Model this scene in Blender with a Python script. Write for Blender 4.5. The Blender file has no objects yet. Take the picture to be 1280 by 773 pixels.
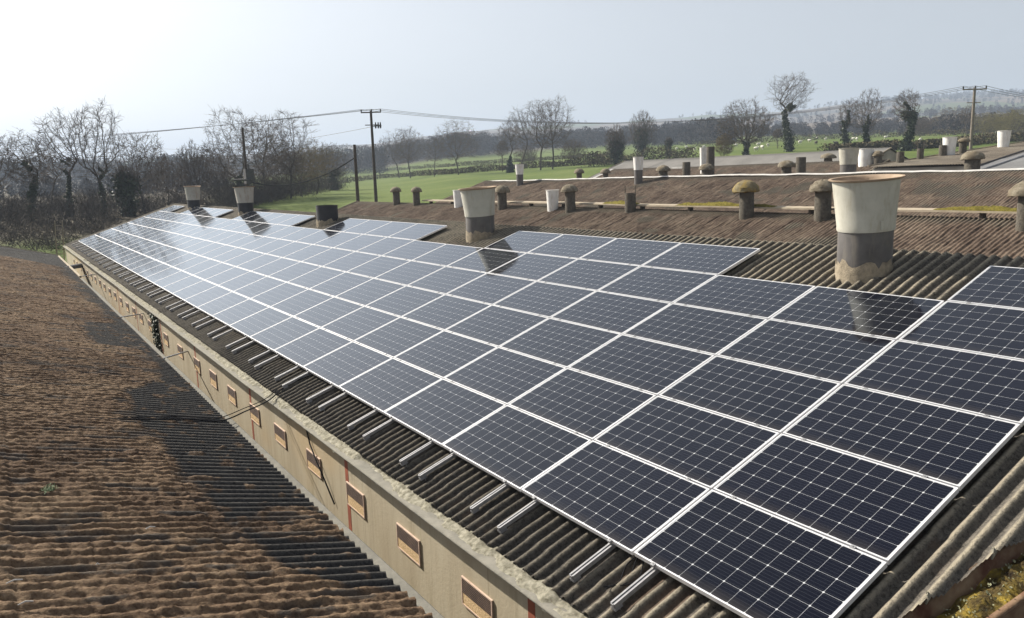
import bpy, math, random
import numpy as np
from mathutils import Matrix, Vector

# ------------------------------------------------------------------ camera
FPX = 968.65                                  # focal length in pixels of a 1280 px wide frame
CAM = np.array([-4.128, -2.8747, 5.9492])
WC = np.array([[0.83212770, -0.55377318, -0.02997929],
               [-0.11834457, -0.12449880, -0.98513685],
               [0.54180998, 0.82330755, -0.16913495]])   # world -> camera (x right, y down, z forward)
scene = bpy.context.scene
C = scene.collection
cd = bpy.data.cameras.new('camera')
cd.sensor_fit = 'HORIZONTAL'; cd.sensor_width = 36.0; cd.lens = 36.0 * FPX / 1280.0
cd.clip_start = 0.05; cd.clip_end = 20000
cam = bpy.data.objects.new('camera', cd); C.objects.link(cam)
cam.matrix_world = Matrix(((WC[0][0], -WC[1][0], -WC[2][0], CAM[0]),
                           (WC[0][1], -WC[1][1], -WC[2][1], CAM[1]),
                           (WC[0][2], -WC[1][2], -WC[2][2], CAM[2]), (0, 0, 0, 1)))
scene.camera = cam

# ------------------------------------------------------------------ sky, sun, exposure
SUN_EL = math.radians(37.0)
SUN_AZ = math.radians(-22.0)                  # from +Y towards +X
world = bpy.data.worlds.new('World'); scene.world = world; world.use_nodes = True
wn = world.node_tree; bg = wn.nodes['Background']
sky = wn.nodes.new('ShaderNodeTexSky'); sky.sky_type = 'NISHITA'; sky.sun_disc = False
sky.sun_elevation = SUN_EL; sky.sun_rotation = SUN_AZ
sky.altitude = 0; sky.air_density = 1.0; sky.dust_density = 2.6; sky.ozone_density = 1.0
hsv = wn.nodes.new('ShaderNodeHueSaturation'); hsv.inputs['Saturation'].default_value = 0.30
wn.links.new(sky.outputs[0], hsv.inputs['Color']); wn.links.new(hsv.outputs[0], bg.inputs[0]); bg.inputs[1].default_value = 0.073
sd = bpy.data.lights.new('sun', 'SUN'); sd.energy = 5.0; sd.angle = math.radians(0.55); sd.color = (1.0, 0.93, 0.82)
sun = bpy.data.objects.new('sun', sd); C.objects.link(sun)
SDIR = Vector((math.sin(SUN_AZ) * math.cos(SUN_EL), math.cos(SUN_AZ) * math.cos(SUN_EL), math.sin(SUN_EL)))
sun.rotation_euler = SDIR.to_track_quat('Z', 'Y').to_euler()
sun.location = (-30, 30, 60)
vs = scene.view_settings
vs.view_transform = 'Standard'; vs.look = 'None'; vs.gamma = 1.0; vs.use_curve_mapping = False
vs.exposure = 1.0

# ------------------------------------------------------------------ pixel rays (1280 x 773 photo pixels)
def ray(px, py):
    d = WC.T @ np.array([(px - 640) / FPX, (py - 386.5) / FPX, 1.0]); return d / np.linalg.norm(d)
def at_x(px, py, X): d = ray(px, py); return CAM + d * (X - CAM[0]) / d[0]
def at_y(px, py, Y): d = ray(px, py); return CAM + d * (Y - CAM[1]) / d[1]
def at_z(px, py, Z): d = ray(px, py); return CAM + d * (Z - CAM[2]) / d[2]
def at_r(px, py, r): d = ray(px, py); return CAM + d * r / math.hypot(d[0], d[1])
def on_plane(px, py, p0, n): d = ray(px, py); return CAM + d * (((np.array(p0) - CAM) @ n) / (d @ n))
def mpp(P): return ((np.array(P) - CAM) @ WC[2]) / FPX       # metres per photo pixel at a point

# ------------------------------------------------------------------ helpers
def vnoise(x, y, seed=0):
    xi = np.floor(x).astype(np.int64); yi = np.floor(y).astype(np.int64)
    fx = x - xi; fy = y - yi; fx = fx * fx * (3 - 2 * fx); fy = fy * fy * (3 - 2 * fy)
    def h(a, b):
        n = (a * 374761393 + b * 668265263 + seed * 1442695041) & 0x7fffffff
        n = ((n ^ (n >> 13)) * 1274126177) & 0x7fffffff
        return ((n ^ (n >> 16)) & 0xffff) / 65535.0
    return (h(xi, yi) * (1 - fx) + h(xi + 1, yi) * fx) * (1 - fy) + (h(xi, yi + 1) * (1 - fx) + h(xi + 1, yi + 1) * fx) * fy
def fbm(x, y, seed=0, o=4):
    s = 0; a = 0.5; t = 0
    for k in range(o):
        s = s + a * vnoise(x * 2 ** k, y * 2 ** k, seed + k * 17); t += a; a *= 0.55
    return s / t
def sstep(a, b, x): t = np.clip((x - a) / (b - a), 0, 1); return t * t * (3 - 2 * t)

def mesh_np(name, V, F, m=None, smooth=False, attrs=None):
    me = bpy.data.meshes.new(name)
    V = np.asarray(V, np.float32); F = np.asarray(F, np.int32); k = F.shape[1]
    me.vertices.add(len(V)); me.vertices.foreach_set('co', V.ravel())
    me.loops.add(F.size); me.loops.foreach_set('vertex_index', F.ravel())
    me.polygons.add(len(F)); me.polygons.foreach_set('loop_start', np.arange(0, F.size, k, dtype=np.int32))
    me.polygons.foreach_set('loop_total', np.full(len(F), k, np.int32))
    if smooth: me.polygons.foreach_set('use_smooth', np.ones(len(F), bool))
    for an, av in (attrs or {}).items():
        at = me.attributes.new(an, 'FLOAT', 'POINT'); at.data.foreach_set('value', np.asarray(av, np.float32).ravel())
    me.update(calc_edges=True); me.validate()
    if m: me.materials.append(m)
    return me
def link(name, me, parent=None):
    o = bpy.data.objects.new(name, me); C.objects.link(o)
    if parent is not None: o.parent = parent
    return o
def tag(o, label=None, cat=None, group=None, kind=None):
    if label: o['label'] = label
    if cat: o['category'] = cat
    if group: o['group'] = group
    if kind: o['kind'] = kind
    return o
def thing(name, label, cat, loc=(0, 0, 0), group=None, rot=None):
    o = bpy.data.objects.new(name, None); C.objects.link(o); o.empty_display_size = 0.2
    o.location = loc
    if rot is not None: o.rotation_euler = rot
    return tag(o, label, cat, group)
def dup(root, label, loc=None, rot=None, scl=None, group=None):
    r = root.copy(); C.objects.link(r); r['label'] = label
    if group: r['group'] = group
    if loc is not None: r.location = loc
    if rot is not None: r.rotation_euler = rot
    if scl is not None: r.scale = scl
    for ch in list(root.children):
        c = ch.copy(); C.objects.link(c); c.parent = r
        for g in ch.children:
            d = g.copy(); C.objects.link(d); d.parent = c
    return r

class MB:
    """collects boxes, tubes and lathes as one mesh"""
    def __init__(s): s.v = []; s.f = []
    def add(s, V, F):
        b = len(s.v); s.v += [tuple(map(float, p)) for p in V]; s.f += [tuple(b + i for i in f) for f in F]; return s
    def box(s, a, b, M=None):
        (x0, y0, z0), (x1, y1, z1) = a, b
        V = [(x0, y0, z0), (x1, y0, z0), (x1, y1, z0), (x0, y1, z0), (x0, y0, z1), (x1, y0, z1), (x1, y1, z1), (x0, y1, z1)]
        if M is not None: V = [M @ Vector(p) for p in V]
        return s.add(V, [(0, 3, 2, 1), (4, 5, 6, 7), (0, 1, 5, 4), (1, 2, 6, 5), (2, 3, 7, 6), (3, 0, 4, 7)])
    def prism(s, poly, axis_a, axis_b):
        """polygon of 3D points swept from axis_a to axis_b offsets"""
        n = len(poly); A = [np.array(p) + axis_a for p in poly]; B = [np.array(p) + axis_b for p in poly]
        return s.add(A + B, [tuple(range(n))[::-1], tuple(range(n, 2 * n))] + [(i, (i + 1) % n, n + (i + 1) % n, n + i) for i in range(n)])
    def tube(s, P, R, n=8, cap=True):
        P = [np.array(p, float) for p in P]; R = R if hasattr(R, '__len__') else [R] * len(P)
        V = []; F = []; ref = np.array([0.31, 0.17, 0.93])
        for i, p in enumerate(P):
            t = P[min(i + 1, len(P) - 1)] - P[max(i - 1, 0)]; t = t / (np.linalg.norm(t) + 1e-9)
            rf = ref if abs(t @ ref) < .95 else np.array([1., 0, 0])
            a = np.cross(t, rf); a /= np.linalg.norm(a); b = np.cross(t, a)
            V += [p + R[i] * (math.cos(2 * math.pi * k / n) * a + math.sin(2 * math.pi * k / n) * b) for k in range(n)]
        for i in range(len(P) - 1):
            F += [(i * n + k, i * n + (k + 1) % n, (i + 1) * n + (k + 1) % n, (i + 1) * n + k) for k in range(n)]
        if cap: F += [tuple(range(n))[::-1], tuple((len(P) - 1) * n + k for k in range(n))]
        return s.add(V, F)
    def lathe(s, prof, n=24, c=(0, 0, 0), tilt=None, rough=0.0, rnd=None):
        V = []; F = []
        for (r, z) in prof:
            for k in range(n):
                a = 2 * math.pi * k / n; q = r * (1 + (rnd.uniform(-rough, rough) if rnd else 0))
                V.append(Vector((q * math.cos(a), q * math.sin(a), z + (rnd.uniform(-rough, rough) * .5 if rnd else 0))))
        for i in range(len(prof) - 1):
            F += [(i * n + k, i * n + (k + 1) % n, (i + 1) * n + (k + 1) % n, (i + 1) * n + k) for k in range(n)]
        if tilt is not None: V = [tilt @ p for p in V]
        return s.add([p + Vector(c) for p in V], F)
    def mesh(s, name, m, smooth=False):
        me = bpy.data.meshes.new(name); me.from_pydata(s.v, [], s.f); me.update()
        if m: me.materials.append(m)
        if smooth:
            me.polygons.foreach_set('use_smooth', [True] * len(me.polygons))
            try: me.set_sharp_from_angle(angle=math.radians(38))
            except Exception: pass
        return me
    def build(s, name, m, parent=None, smooth=False): return link(name, s.mesh(name, m, smooth), parent)

# ------------------------------------------------------------------ materials
class NT:
    def __init__(s, name, rough=0.8, spec=0.5):
        s.m = bpy.data.materials.new(name); s.m.use_nodes = True; s.t = s.m.node_tree
        s.b = s.t.nodes['Principled BSDF']; s.b.inputs['Roughness'].default_value = rough
        s.b.inputs['Specular IOR Level'].default_value = spec
    def n(s, typ, **kw):
        o = s.t.nodes.new(typ)
        for k, v in kw.items(): setattr(o, k, v)
        return o
    def l(s, a, b): s.t.links.new(a, b)
    def coord(s, kind='Object', scale=(1, 1, 1)):
        tc = s.n('ShaderNodeTexCoord'); mp = s.n('ShaderNodeMapping'); mp.inputs['Scale'].default_value = scale
        s.l(tc.outputs[kind], mp.inputs[0]); return mp.outputs[0]
    def wpos(s, scale=(1, 1, 1)):
        g = s.n('ShaderNodeNewGeometry'); mp = s.n('ShaderNodeMapping'); mp.inputs['Scale'].default_value = scale
        s.l(g.outputs['Position'], mp.inputs[0]); return mp.outputs[0]
    def noise(s, vec, scale, detail=4, rough=0.55, out='Fac'):
        o = s.n('ShaderNodeTexNoise'); o.inputs['Scale'].default_value = scale; o.inputs['Detail'].default_value = detail
        o.inputs['Roughness'].default_value = rough; s.l(vec, o.inputs['Vector']); return o.outputs[out]
    def ramp(s, fac, stops):
        o = s.n('ShaderNodeValToRGB'); e = o.color_ramp.elements
        while len(e) < len(stops): e.new(0.5)
        for i, (p, c) in enumerate(stops): e[i].position = p; e[i].color = (*c, 1) if len(c) == 3 else c
        s.l(fac, o.inputs[0]); return o.outputs[0]
    def mix(s, fac, a, b, mode='MIX'):
        o = s.n('ShaderNodeMix', data_type='RGBA', blend_type=mode)
        for sock, v in ((o.inputs[0], fac), (o.inputs[6], a), (o.inputs[7], b)):
            if hasattr(v, 'links'): s.l(v, sock)
            else: sock.default_value = v if not isinstance(v, tuple) else (*v, 1)
        return o.outputs[2]
    def math(s, op, a, b=0.0, c=0.0):
        o = s.n('ShaderNodeMath', operation=op)
        for i, v in enumerate((a, b, c)):
            if hasattr(v, 'links'): s.l(v, o.inputs[i])
            else: o.inputs[i].default_value = v
        return o.outputs[0]
    def attr(s, name): o = s.n('ShaderNodeAttribute'); o.attribute_name = name; return o.outputs['Fac']
    def col(s, c):
        if hasattr(c, 'links'): s.l(c, s.b.inputs['Base Color'])
        else: s.b.inputs['Base Color'].default_value = (*c, 1)
        return s
    def bump(s, h, dist=0.02, strength=0.6):
        o = s.n('ShaderNodeBump'); o.inputs['Distance'].default_value = dist; o.inputs['Strength'].default_value = strength
        s.l(h, o.inputs['Height']); s.l(o.outputs[0], s.b.inputs['Normal']); return s
def simple(name, c0, c1, scale=3.0, rough=0.8, spec=0.3, bump=0.0, world=True, metal=0.0, detail=5, stretch=(1, 1, 1)):
    t = NT(name, rough, spec); v = t.wpos(stretch) if world else t.coord('Object', stretch)
    f = t.noise(v, scale, detail); t.col(t.ramp(f, [(0.3, c0), (0.7, c1)])); t.b.inputs['Metallic'].default_value = metal
    if bump: t.bump(t.noise(v, scale * 6, 4), bump, 0.7)
    return t.m

def roof_material(name, sheet0, sheet1, lich, moss_stops, mscale=9.0, pale=None):
    t = NT(name, 0.95, 0.15); v = t.wpos()
    n1 = t.noise(v, 2.2, 6, 0.65); n2 = t.noise(v, 28, 5, 0.7); n3 = t.noise(v, mscale, 6, 0.7)
    n4 = t.noise(v, 75, 4, 0.75); nn = t.math('ADD', t.math('MULTIPLY', n2, 0.6), t.math('MULTIPLY', n4, 0.4))
    sheet = t.ramp(nn, [(0.36, sheet0), (0.64, sheet1)])
    if pale: sheet = t.mix(t.math('MULTIPLY', t.attr('pale'), t.ramp(nn, [(0.38, (.15, .15, .15)), (0.62, (1, 1, 1))])), sheet, pale)
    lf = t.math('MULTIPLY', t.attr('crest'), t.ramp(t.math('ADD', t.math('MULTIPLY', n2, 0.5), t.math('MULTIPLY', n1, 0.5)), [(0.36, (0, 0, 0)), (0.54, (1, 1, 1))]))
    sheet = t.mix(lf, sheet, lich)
    big = t.noise(v, 0.7, 3, 0.5)
    moss = t.ramp(t.math('ADD', t.math('MULTIPLY', n3, 0.62), t.math('MULTIPLY', big, 0.38)), moss_stops)
    t.col(t.mix(t.attr('moss'), sheet, moss))
    t.bump(t.math('ADD', n2, t.math('MULTIPLY', n3, 1.2)), 0.02, 0.8)
    return t.m
MOSS_BROWN = [(0.32, (0.034, 0.022, 0.014)), (0.44, (0.106, 0.068, 0.043)), (0.56, (0.180, 0.124, 0.078)), (0.72, (0.30, 0.22, 0.135))]
MOSS_RED = [(0.30, (0.028, 0.020, 0.015)), (0.45, (0.088, 0.063, 0.047)), (0.6, (0.15, 0.115, 0.085)), (0.76, (0.23, 0.185, 0.135))]
M = {}
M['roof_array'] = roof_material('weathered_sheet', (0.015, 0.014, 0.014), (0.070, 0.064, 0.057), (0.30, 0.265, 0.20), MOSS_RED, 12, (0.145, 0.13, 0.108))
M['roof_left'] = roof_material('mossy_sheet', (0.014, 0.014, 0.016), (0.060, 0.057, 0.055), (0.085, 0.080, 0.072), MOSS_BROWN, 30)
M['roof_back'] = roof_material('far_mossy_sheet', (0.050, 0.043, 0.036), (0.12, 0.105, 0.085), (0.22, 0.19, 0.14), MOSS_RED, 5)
def grey_roof():
    t = NT('grey_roof_sheet', 0.95, 0.1); v = t.wpos(); t.col(t.ramp(t.noise(v, 0.5, 6, 0.6), [(0.3, (0.17, 0.165, 0.155)), (0.7, (0.235, 0.225, 0.21))])); return t.m
M['grey_roof'] = grey_roof()
M['metal_roof'] = simple('light_metal_sheet', (0.27, 0.265, 0.255), (0.36, 0.355, 0.345), 0.8, 0.8, 0.2)
def wall_mat():
    t = NT('painted_render', 0.9, 0.2); v = t.wpos()
    f = t.noise(t.wpos((1, 1, 0.25)), 1.6, 6, 0.6)
    base = t.ramp(f, [(0.25, (0.31, 0.26, 0.18)), (0.5, (0.38, 0.33, 0.24)), (0.75, (0.43, 0.385, 0.29))])
    st = t.noise(t.wpos((1, 6, 0.35)), 1.1, 5, 0.7)
    base = t.mix(t.ramp(st, [(0.56, (0, 0, 0)), (0.72, (0.5, 0.5, 0.5))]), base, (0.24, 0.21, 0.12))
    g = t.noise(t.wpos((1, .22, .4)), 1.0, 3, 0.5)
    base = t.mix(t.ramp(g, [(0.58, (0, 0, 0)), (0.68, (0.45, 0.45, 0.45))]), base, (0.42, 0.29, 0.14))
    sy = t.n('ShaderNodeSeparateXYZ'); t.l(v, sy.inputs[0])
    jt = t.math('LESS_THAN', t.math('FRACT', t.math('DIVIDE', sy.outputs[1], 3.07)), 0.0035)
    base = t.mix(t.math('MULTIPLY', jt, 0.45), base, (0.12, 0.10, 0.07))
    drip = t.noise(t.wpos((1, 14, 0.6)), 1.0, 5, 0.75)
    base = t.mix(t.ramp(drip, [(0.52, (0, 0, 0)), (0.74, (0.5, 0.5, 0.5))]), base, (0.20, 0.175, 0.125))
    t.col(base); t.bump(t.noise(v, 30, 5, 0.6), 0.006, 0.6); return t.m
M['wall'] = wall_mat()
M['back_wall'] = simple('shed_block_wall', (0.22, 0.20, 0.17), (0.32, 0.30, 0.26), 1.2, 0.95, 0.2)
M['ledge'] = simple('concrete_ledge', (0.155, 0.148, 0.125), (0.225, 0.212, 0.178), 7, 0.95, 0.2, 0.01)
M['mortar'] = simple('lichened_mortar', (0.13, 0.12, 0.085), (0.42, 0.395, 0.315), 20, 1.0, 0.1, 0.03)
M['red_stripe'] = simple('red_oxide_paint', (0.20, 0.060, 0.035), (0.30, 0.09, 0.05), 6, 0.8, 0.3)
M['wood'] = simple('pale_wood', (0.42, 0.305, 0.235), (0.54, 0.415, 0.33), 8, 0.75, 0.3, 0.004, True, 0, 5, (1, 1, 6))
M['shavings'] = simple('vent_mesh_backing', (0.32, 0.21, 0.10), (0.80, 0.60, 0.36), 60, 0.9, 0.2, 0.01)
M['slat'] = simple('dark_slat', (0.045, 0.030, 0.026), (0.09, 0.06, 0.048), 9, 0.8, 0.3)
M['white_pot'] = None
def pot_mat(name, c0, c1, stain):
    t = NT(name, 0.65, 0.35); v = t.wpos(); f = t.noise(v, 3.5, 6, 0.6)
    s = t.noise(t.wpos((5, 5, 0.9)), 1.6, 5, 0.7)
    t.col(t.mix(t.ramp(s, [(0.52, (0, 0, 0)), (0.75, (0.8, 0.8, 0.8))]), t.ramp(f, [(0.3, c0), (0.7, c1)]), stain)); t.bump(f, 0.004, 0.5); return t.m
M['white_pot'] = pot_mat('weathered_grp', (0.36, 0.345, 0.29), (0.46, 0.445, 0.38), (0.30, 0.27, 0.20))
M['bright_pot'] = pot_mat('white_grp', (0.62, 0.61, 0.58), (0.74, 0.73, 0.70), (0.42, 0.37, 0.28))
M['brown_pot'] = pot_mat('dirty_grp', (0.33, 0.31, 0.27), (0.42, 0.40, 0.35), (0.22, 0.15, 0.09))
M['rust_rim'] = simple('rusty_rim', (0.27, 0.195, 0.135), (0.38, 0.295, 0.215), 9, 0.85, 0.2)
M['dark_band'] = pot_mat('bitumen_band', (0.075, 0.069, 0.066), (0.125, 0.116, 0.11), (0.17, 0.15, 0.12)) if True else simple('bitumen_band', (0, 0, 0), (0, 0, 0), 5, 0.6, 0.4, 0.004)
M['black_band'] = simple('black_collar', (0.018, 0.018, 0.020), (0.032, 0.032, 0.036), 5, 0.6, 0.4)
M['flaunch'] = simple('cement_flaunching', (0.20, 0.17, 0.125), (0.36, 0.305, 0.225), 14, 1.0, 0.1, 0.02)
def lichen(name, c0, c1, c2):
    t = NT(name, 1.0, 0.1); v = t.coord('Object'); f = t.noise(v, 6, 7, 0.75); g = t.noise(v, 2.2, 4, 0.6)
    t.col(t.mix(t.ramp(g, [(0.45, (0, 0, 0)), (0.6, (1, 1, 1))]), t.ramp(f, [(0.35, c0), (0.65, c1)]), c2)); t.bump(f, 0.03, 0.9); return t.m
M['cowl'] = lichen('lichened_cowl', (0.10, 0.085, 0.062), (0.26, 0.23, 0.175), (0.145, 0.12, 0.085))
M['cowl_yellow'] = lichen('yellow_lichened_cowl', (0.12, 0.10, 0.06), (0.24, 0.20, 0.12), (0.25, 0.18, 0.055))
M['cowl_pipe'] = lichen('weathered_pipe', (0.055, 0.05, 0.043), (0.15, 0.135, 0.11), (0.10, 0.088, 0.07))
M['alu'] = simple('aluminium', (0.22, 0.22, 0.225), (0.32, 0.32, 0.325), 20, 0.5, 0.5, 0, True, 0.4)
M['alu_frame'] = simple('anodised_frame', (0.62, 0.62, 0.63), (0.70, 0.70, 0.71), 8, 0.40, 0.5, 0, True, 0.35)
M['timber_pole'] = simple('creosoted_pole', (0.040, 0.030, 0.024), (0.085, 0.066, 0.052), 4, 0.9, 0.2)
M['grey_pole'] = simple('bleached_pole', (0.16, 0.135, 0.11), (0.24, 0.205, 0.17), 4, 0.9, 0.2)
M['cable'] = simple('black_cable', (0.010, 0.010, 0.011), (0.016, 0.016, 0.018), 5, 0.85, 0.1)
M['wire'] = simple('dull_wire', (0.10, 0.10, 0.105), (0.14, 0.14, 0.145), 5, 0.6, 0.4)
M['galv'] = simple('galvanised_steel', (0.20, 0.20, 0.21), (0.30, 0.30, 0.31), 5, 0.5, 0.5, 0, True, 0.4)
M['dark_pipe'] = simple('dark_duct', (0.045, 0.043, 0.045), (0.075, 0.07, 0.07), 3, 0.7, 0.3)
M['cap_board'] = simple('weathered_ridge_board', (0.27, 0.225, 0.165), (0.38, 0.325, 0.245), 3, 0.9, 0.2)
M['white_cap'] = simple('pale_ridge_cap', (0.33, 0.32, 0.30), (0.46, 0.45, 0.43), 2, 0.8, 0.3)
M['ymoss'] = simple('yellow_green_moss', (0.075, 0.065, 0.014), (0.20, 0.17, 0.04), 14, 1.0, 0.1, 0.04)
def gutter_moss():
    t = NT('gutter_moss', 1.0, 0.1); v = t.wpos(); f = t.noise(v, 9, 6, 0.7); g = t.noise(v, 4.5, 3, 0.5)
    t.col(t.ramp(t.math('ADD', t.math('MULTIPLY', f, 0.55), t.math('MULTIPLY', g, 0.45)), [(0.36, (0.022, 0.016, 0.010)), (0.46, (0.075, 0.055, 0.022)), (0.54, (0.15, 0.11, 0.03)), (0.64, (0.32, 0.23, 0.04))])); t.bump(f, 0.05, 0.9); return t.m
M['gmoss'] = gutter_moss()
M['stone'] = lichen('lichened_slab', (0.14, 0.135, 0.105), (0.24, 0.235, 0.18), (0.19, 0.19, 0.13))
M['rusty_concrete'] = simple('stained_concrete', (0.09, 0.04, 0.025), (0.24, 0.175, 0.11), 6, 0.95, 0.2, 0.01)
def bark(name, c0, c1): return simple(name, c0, c1, 3, 0.95, 0.15)
M['bark'] = bark('grey_bark', (0.050, 0.042, 0.034), (0.105, 0.09, 0.072))
M['twig'] = bark('bare_twigs', (0.075, 0.060, 0.048), (0.13, 0.105, 0.082))
M['twig_warm'] = bark('budding_twigs', (0.11, 0.085, 0.045), (0.17, 0.135, 0.075))
M['ivy'] = simple('ivy_leaf', (0.020, 0.030, 0.014), (0.055, 0.072, 0.030), 2.5, 0.6, 0.4)
M['evergreen'] = simple('dark_evergreen', (0.016, 0.022, 0.013), (0.04, 0.05, 0.026), 2.0, 0.7, 0.3)
M['wood_far'] = simple('far_bare_wood', (0.034, 0.030, 0.028), (0.062, 0.053, 0.045), 0.06, 0.95, 0.1)
M['conifer_far'] = simple('far_conifers', (0.018, 0.026, 0.018), (0.04, 0.05, 0.034), 0.05, 0.95, 0.1)
M['willow'] = simple('budding_willow', (0.12, 0.105, 0.045), (0.21, 0.185, 0.08), 0.4, 0.9, 0.1)
M['hedge'] = simple('hedge_twigs', (0.055, 0.045, 0.028), (0.12, 0.105, 0.062), 0.6, 0.95, 0.1)
M['scrub'] = simple('scrub_stems', (0.034, 0.030, 0.027), (0.080, 0.068, 0.056), 0.5, 0.95, 0.1)
M['fleece'] = simple('sheep_fleece', (0.55, 0.52, 0.45), (0.70, 0.67, 0.60), 5, 1.0, 0.1)
M['dark_fleece'] = simple('dark_fleece', (0.05, 0.045, 0.04), (0.09, 0.08, 0.07), 5, 1.0, 0.1)

def cell_mat():
    """60 pseudo-square mono cells, 10 along local x and 6 along local y, under glass"""
    t = NT('solar_cells', 0.5, 0.0); tc = t.n('ShaderNodeTexCoord'); sp = t.n('ShaderNodeSeparateXYZ')
    t.l(tc.outputs['Object'], sp.inputs[0])
    P = 0.1605
    u = t.math('DIVIDE', sp.outputs[0], P); v = t.math('DIVIDE', sp.outputs[1], P)
    fu = t.math('ABSOLUTE', t.math('SUBTRACT', t.math('FRACT', u), 0.5)); fv = t.math('ABSOLUTE', t.math('SUBTRACT', t.math('FRACT', v), 0.5))
    gap = t.math('GREATER_THAN', t.math('MAXIMUM', fu, fv), 0.494)
    cham = t.math('GREATER_THAN', t.math('ADD', fu, fv), 0.932)
    ou = t.math('GREATER_THAN', t.math('ABSOLUTE', u), 5.0); ov = t.math('GREATER_THAN', t.math('ABSOLUTE', v), 3.0)
    white = t.math('MAXIMUM', t.math('MAXIMUM', gap, cham), t.math('MAXIMUM', ou, ov))
    bb = t.math('LESS_THAN', t.math('ABSOLUTE', t.math('SUBTRACT', t.math('FRACT', t.math('MULTIPLY', v, 5.0)), 0.5)), 0.045)
    oi = t.n('ShaderNodeObjectInfo')
    cell = t.ramp(oi.outputs['Random'], [(0.0, (0.0016, 0.0022, 0.0068)), (1.0, (0.0024, 0.0029, 0.0085))])
    c = t.mix(t.math('MULTIPLY', bb, 0.11), cell, (0.16, 0.165, 0.18))
    c = t.mix(white, c, (0.44, 0.45, 0.46))
    dirt = t.noise(t.wpos((1, 1, 1)), 1.3, 5, 0.65)
    c = t.mix(t.ramp(dirt, [(0.42, (0, 0, 0)), (0.8, (0.004, 0.004, 0.004))]), c, (0.36, 0.33, 0.27))
    low = t.n('ShaderNodeMapRange'); low.inputs[1].default_value = -.485; low.inputs[2].default_value = -.38; low.inputs[3].default_value = .10; low.inputs[4].default_value = 0.0; t.l(sp.outputs[1], low.inputs[0])
    c = t.mix(t.math('MULTIPLY', low.outputs[0], t.noise(t.wpos((1, 1, 1)), 5.0, 4, 0.7)), c, (0.34, 0.29, 0.22))
    t.col(c)
    rg_ = t.ramp(dirt, [(0.3, (0.05, 0.05, 0.05)), (0.75, (0.12, 0.12, 0.12))])
    gl = t.n('ShaderNodeBsdfGlossy'); gl.inputs['Color'].default_value = (.90, .95, 1, 1); t.l(rg_, gl.inputs['Roughness'])
    lw = t.n('ShaderNodeLayerWeight'); lw.inputs['Blend'].default_value = .5
    fr = t.math('ADD', t.math('MULTIPLY', t.math('POWER', lw.outputs['Facing'], 3.9), 0.98), 0.018)
    mx = t.n('ShaderNodeMixShader'); t.l(fr, mx.inputs[0]); t.l(t.b.outputs[0], mx.inputs[1]); t.l(gl.outputs[0], mx.inputs[2])
    t.l(mx.outputs[0], [q for q in t.t.nodes if q.type == 'OUTPUT_MATERIAL'][0].inputs['Surface'])
    t.b.inputs['Sheen Weight'].default_value = 0.02; t.b.inputs['Sheen Roughness'].default_value = 0.45; t.b.inputs['Sheen Tint'].default_value = (.9, .95, 1, 1)
    t.b.inputs['IOR'].default_value = 1.5
    return t.m
M['cells'] = cell_mat()

# ------------------------------------------------------------------ terrain
GX = [-300, 0, 150, 300, 450, 600, 760, 950, 1200, 1450]
GR = [90, 120, 180, 260, 400, 700, 1200, 2500, 4500]
GY = [[290, 282, 268, 260, 254, 244, 232, 222, 234],
      [280, 268, 256, 248, 240, 228, 217, 208, 222],
      [276, 258, 250, 243, 236, 223, 213, 203, 218],
      [272, 248, 241, 236, 228, 217, 206, 194, 210],
      [258, 243, 233, 226, 218, 206, 195, 184, 200],
      [246, 230, 217, 209, 200, 189, 177, 166, 184],
      [232, 220, 205, 196, 188, 178, 166, 158, 178],
      [220, 207, 188, 180, 175, 168, 158, 144, 168],
      [212, 197, 179, 170, 166, 155, 141, 121, 150],
      [206, 190, 174, 166, 161, 150, 134, 112, 144]]
def az_of(d): return math.atan2(d[0], d[1])
G_AZ = np.array([az_of(ray(x, 225)) for x in GX])
G_Z = np.zeros((len(GX), len(GR) + 2))
for i, x in enumerate(GX):
    for j, r in enumerate(GR):
        d = ray(x, GY[i][j]); G_Z[i, j + 2] = CAM[2] + r * d[2] / math.hypot(d[0], d[1])
G_LR = np.log(np.array([10, 60] + GR, float))
def ground_z(x, y):
    x = np.asarray(x, float); y = np.asarray(y, float)
    dx = x - CAM[0]; dy = y - CAM[1]; r = np.hypot(dx, dy); az = np.arctan2(dx, dy)
    lr = np.clip(np.log(np.maximum(r, 10)), G_LR[0], G_LR[-1] - 1e-6); a = np.clip(az, G_AZ[0], G_AZ[-1] - 1e-9)
    i = np.clip(np.searchsorted(G_AZ, a, side='right') - 1, 0, len(G_AZ) - 2)
    j = np.clip(np.searchsorted(G_LR, lr, side='right') - 1, 0, len(G_LR) - 2)
    fa = (a - G_AZ[i]) / (G_AZ[i + 1] - G_AZ[i]); fa = fa * fa * (3 - 2 * fa)
    fr = (lr - G_LR[j]) / (G_LR[j + 1] - G_LR[j])
    z = (G_Z[i, j] * (1 - fa) + G_Z[i + 1, j] * fa) * (1 - fr) + (G_Z[i, j + 1] * (1 - fa) + G_Z[i + 1, j + 1] * fa) * fr
    und = (fbm(x / 260 + 7, y / 260 + 3, 5, 4) - 0.5) * np.clip((r - 500) / 1500, 0, 1) * 34
    back = sstep(0.5, 1.2, np.abs(az - 0.6) - 0.75)
    return (z + und) * (1 - back)
def gz(x, y): return float(ground_z(np.array([x]), np.array([y]))[0])
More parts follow.
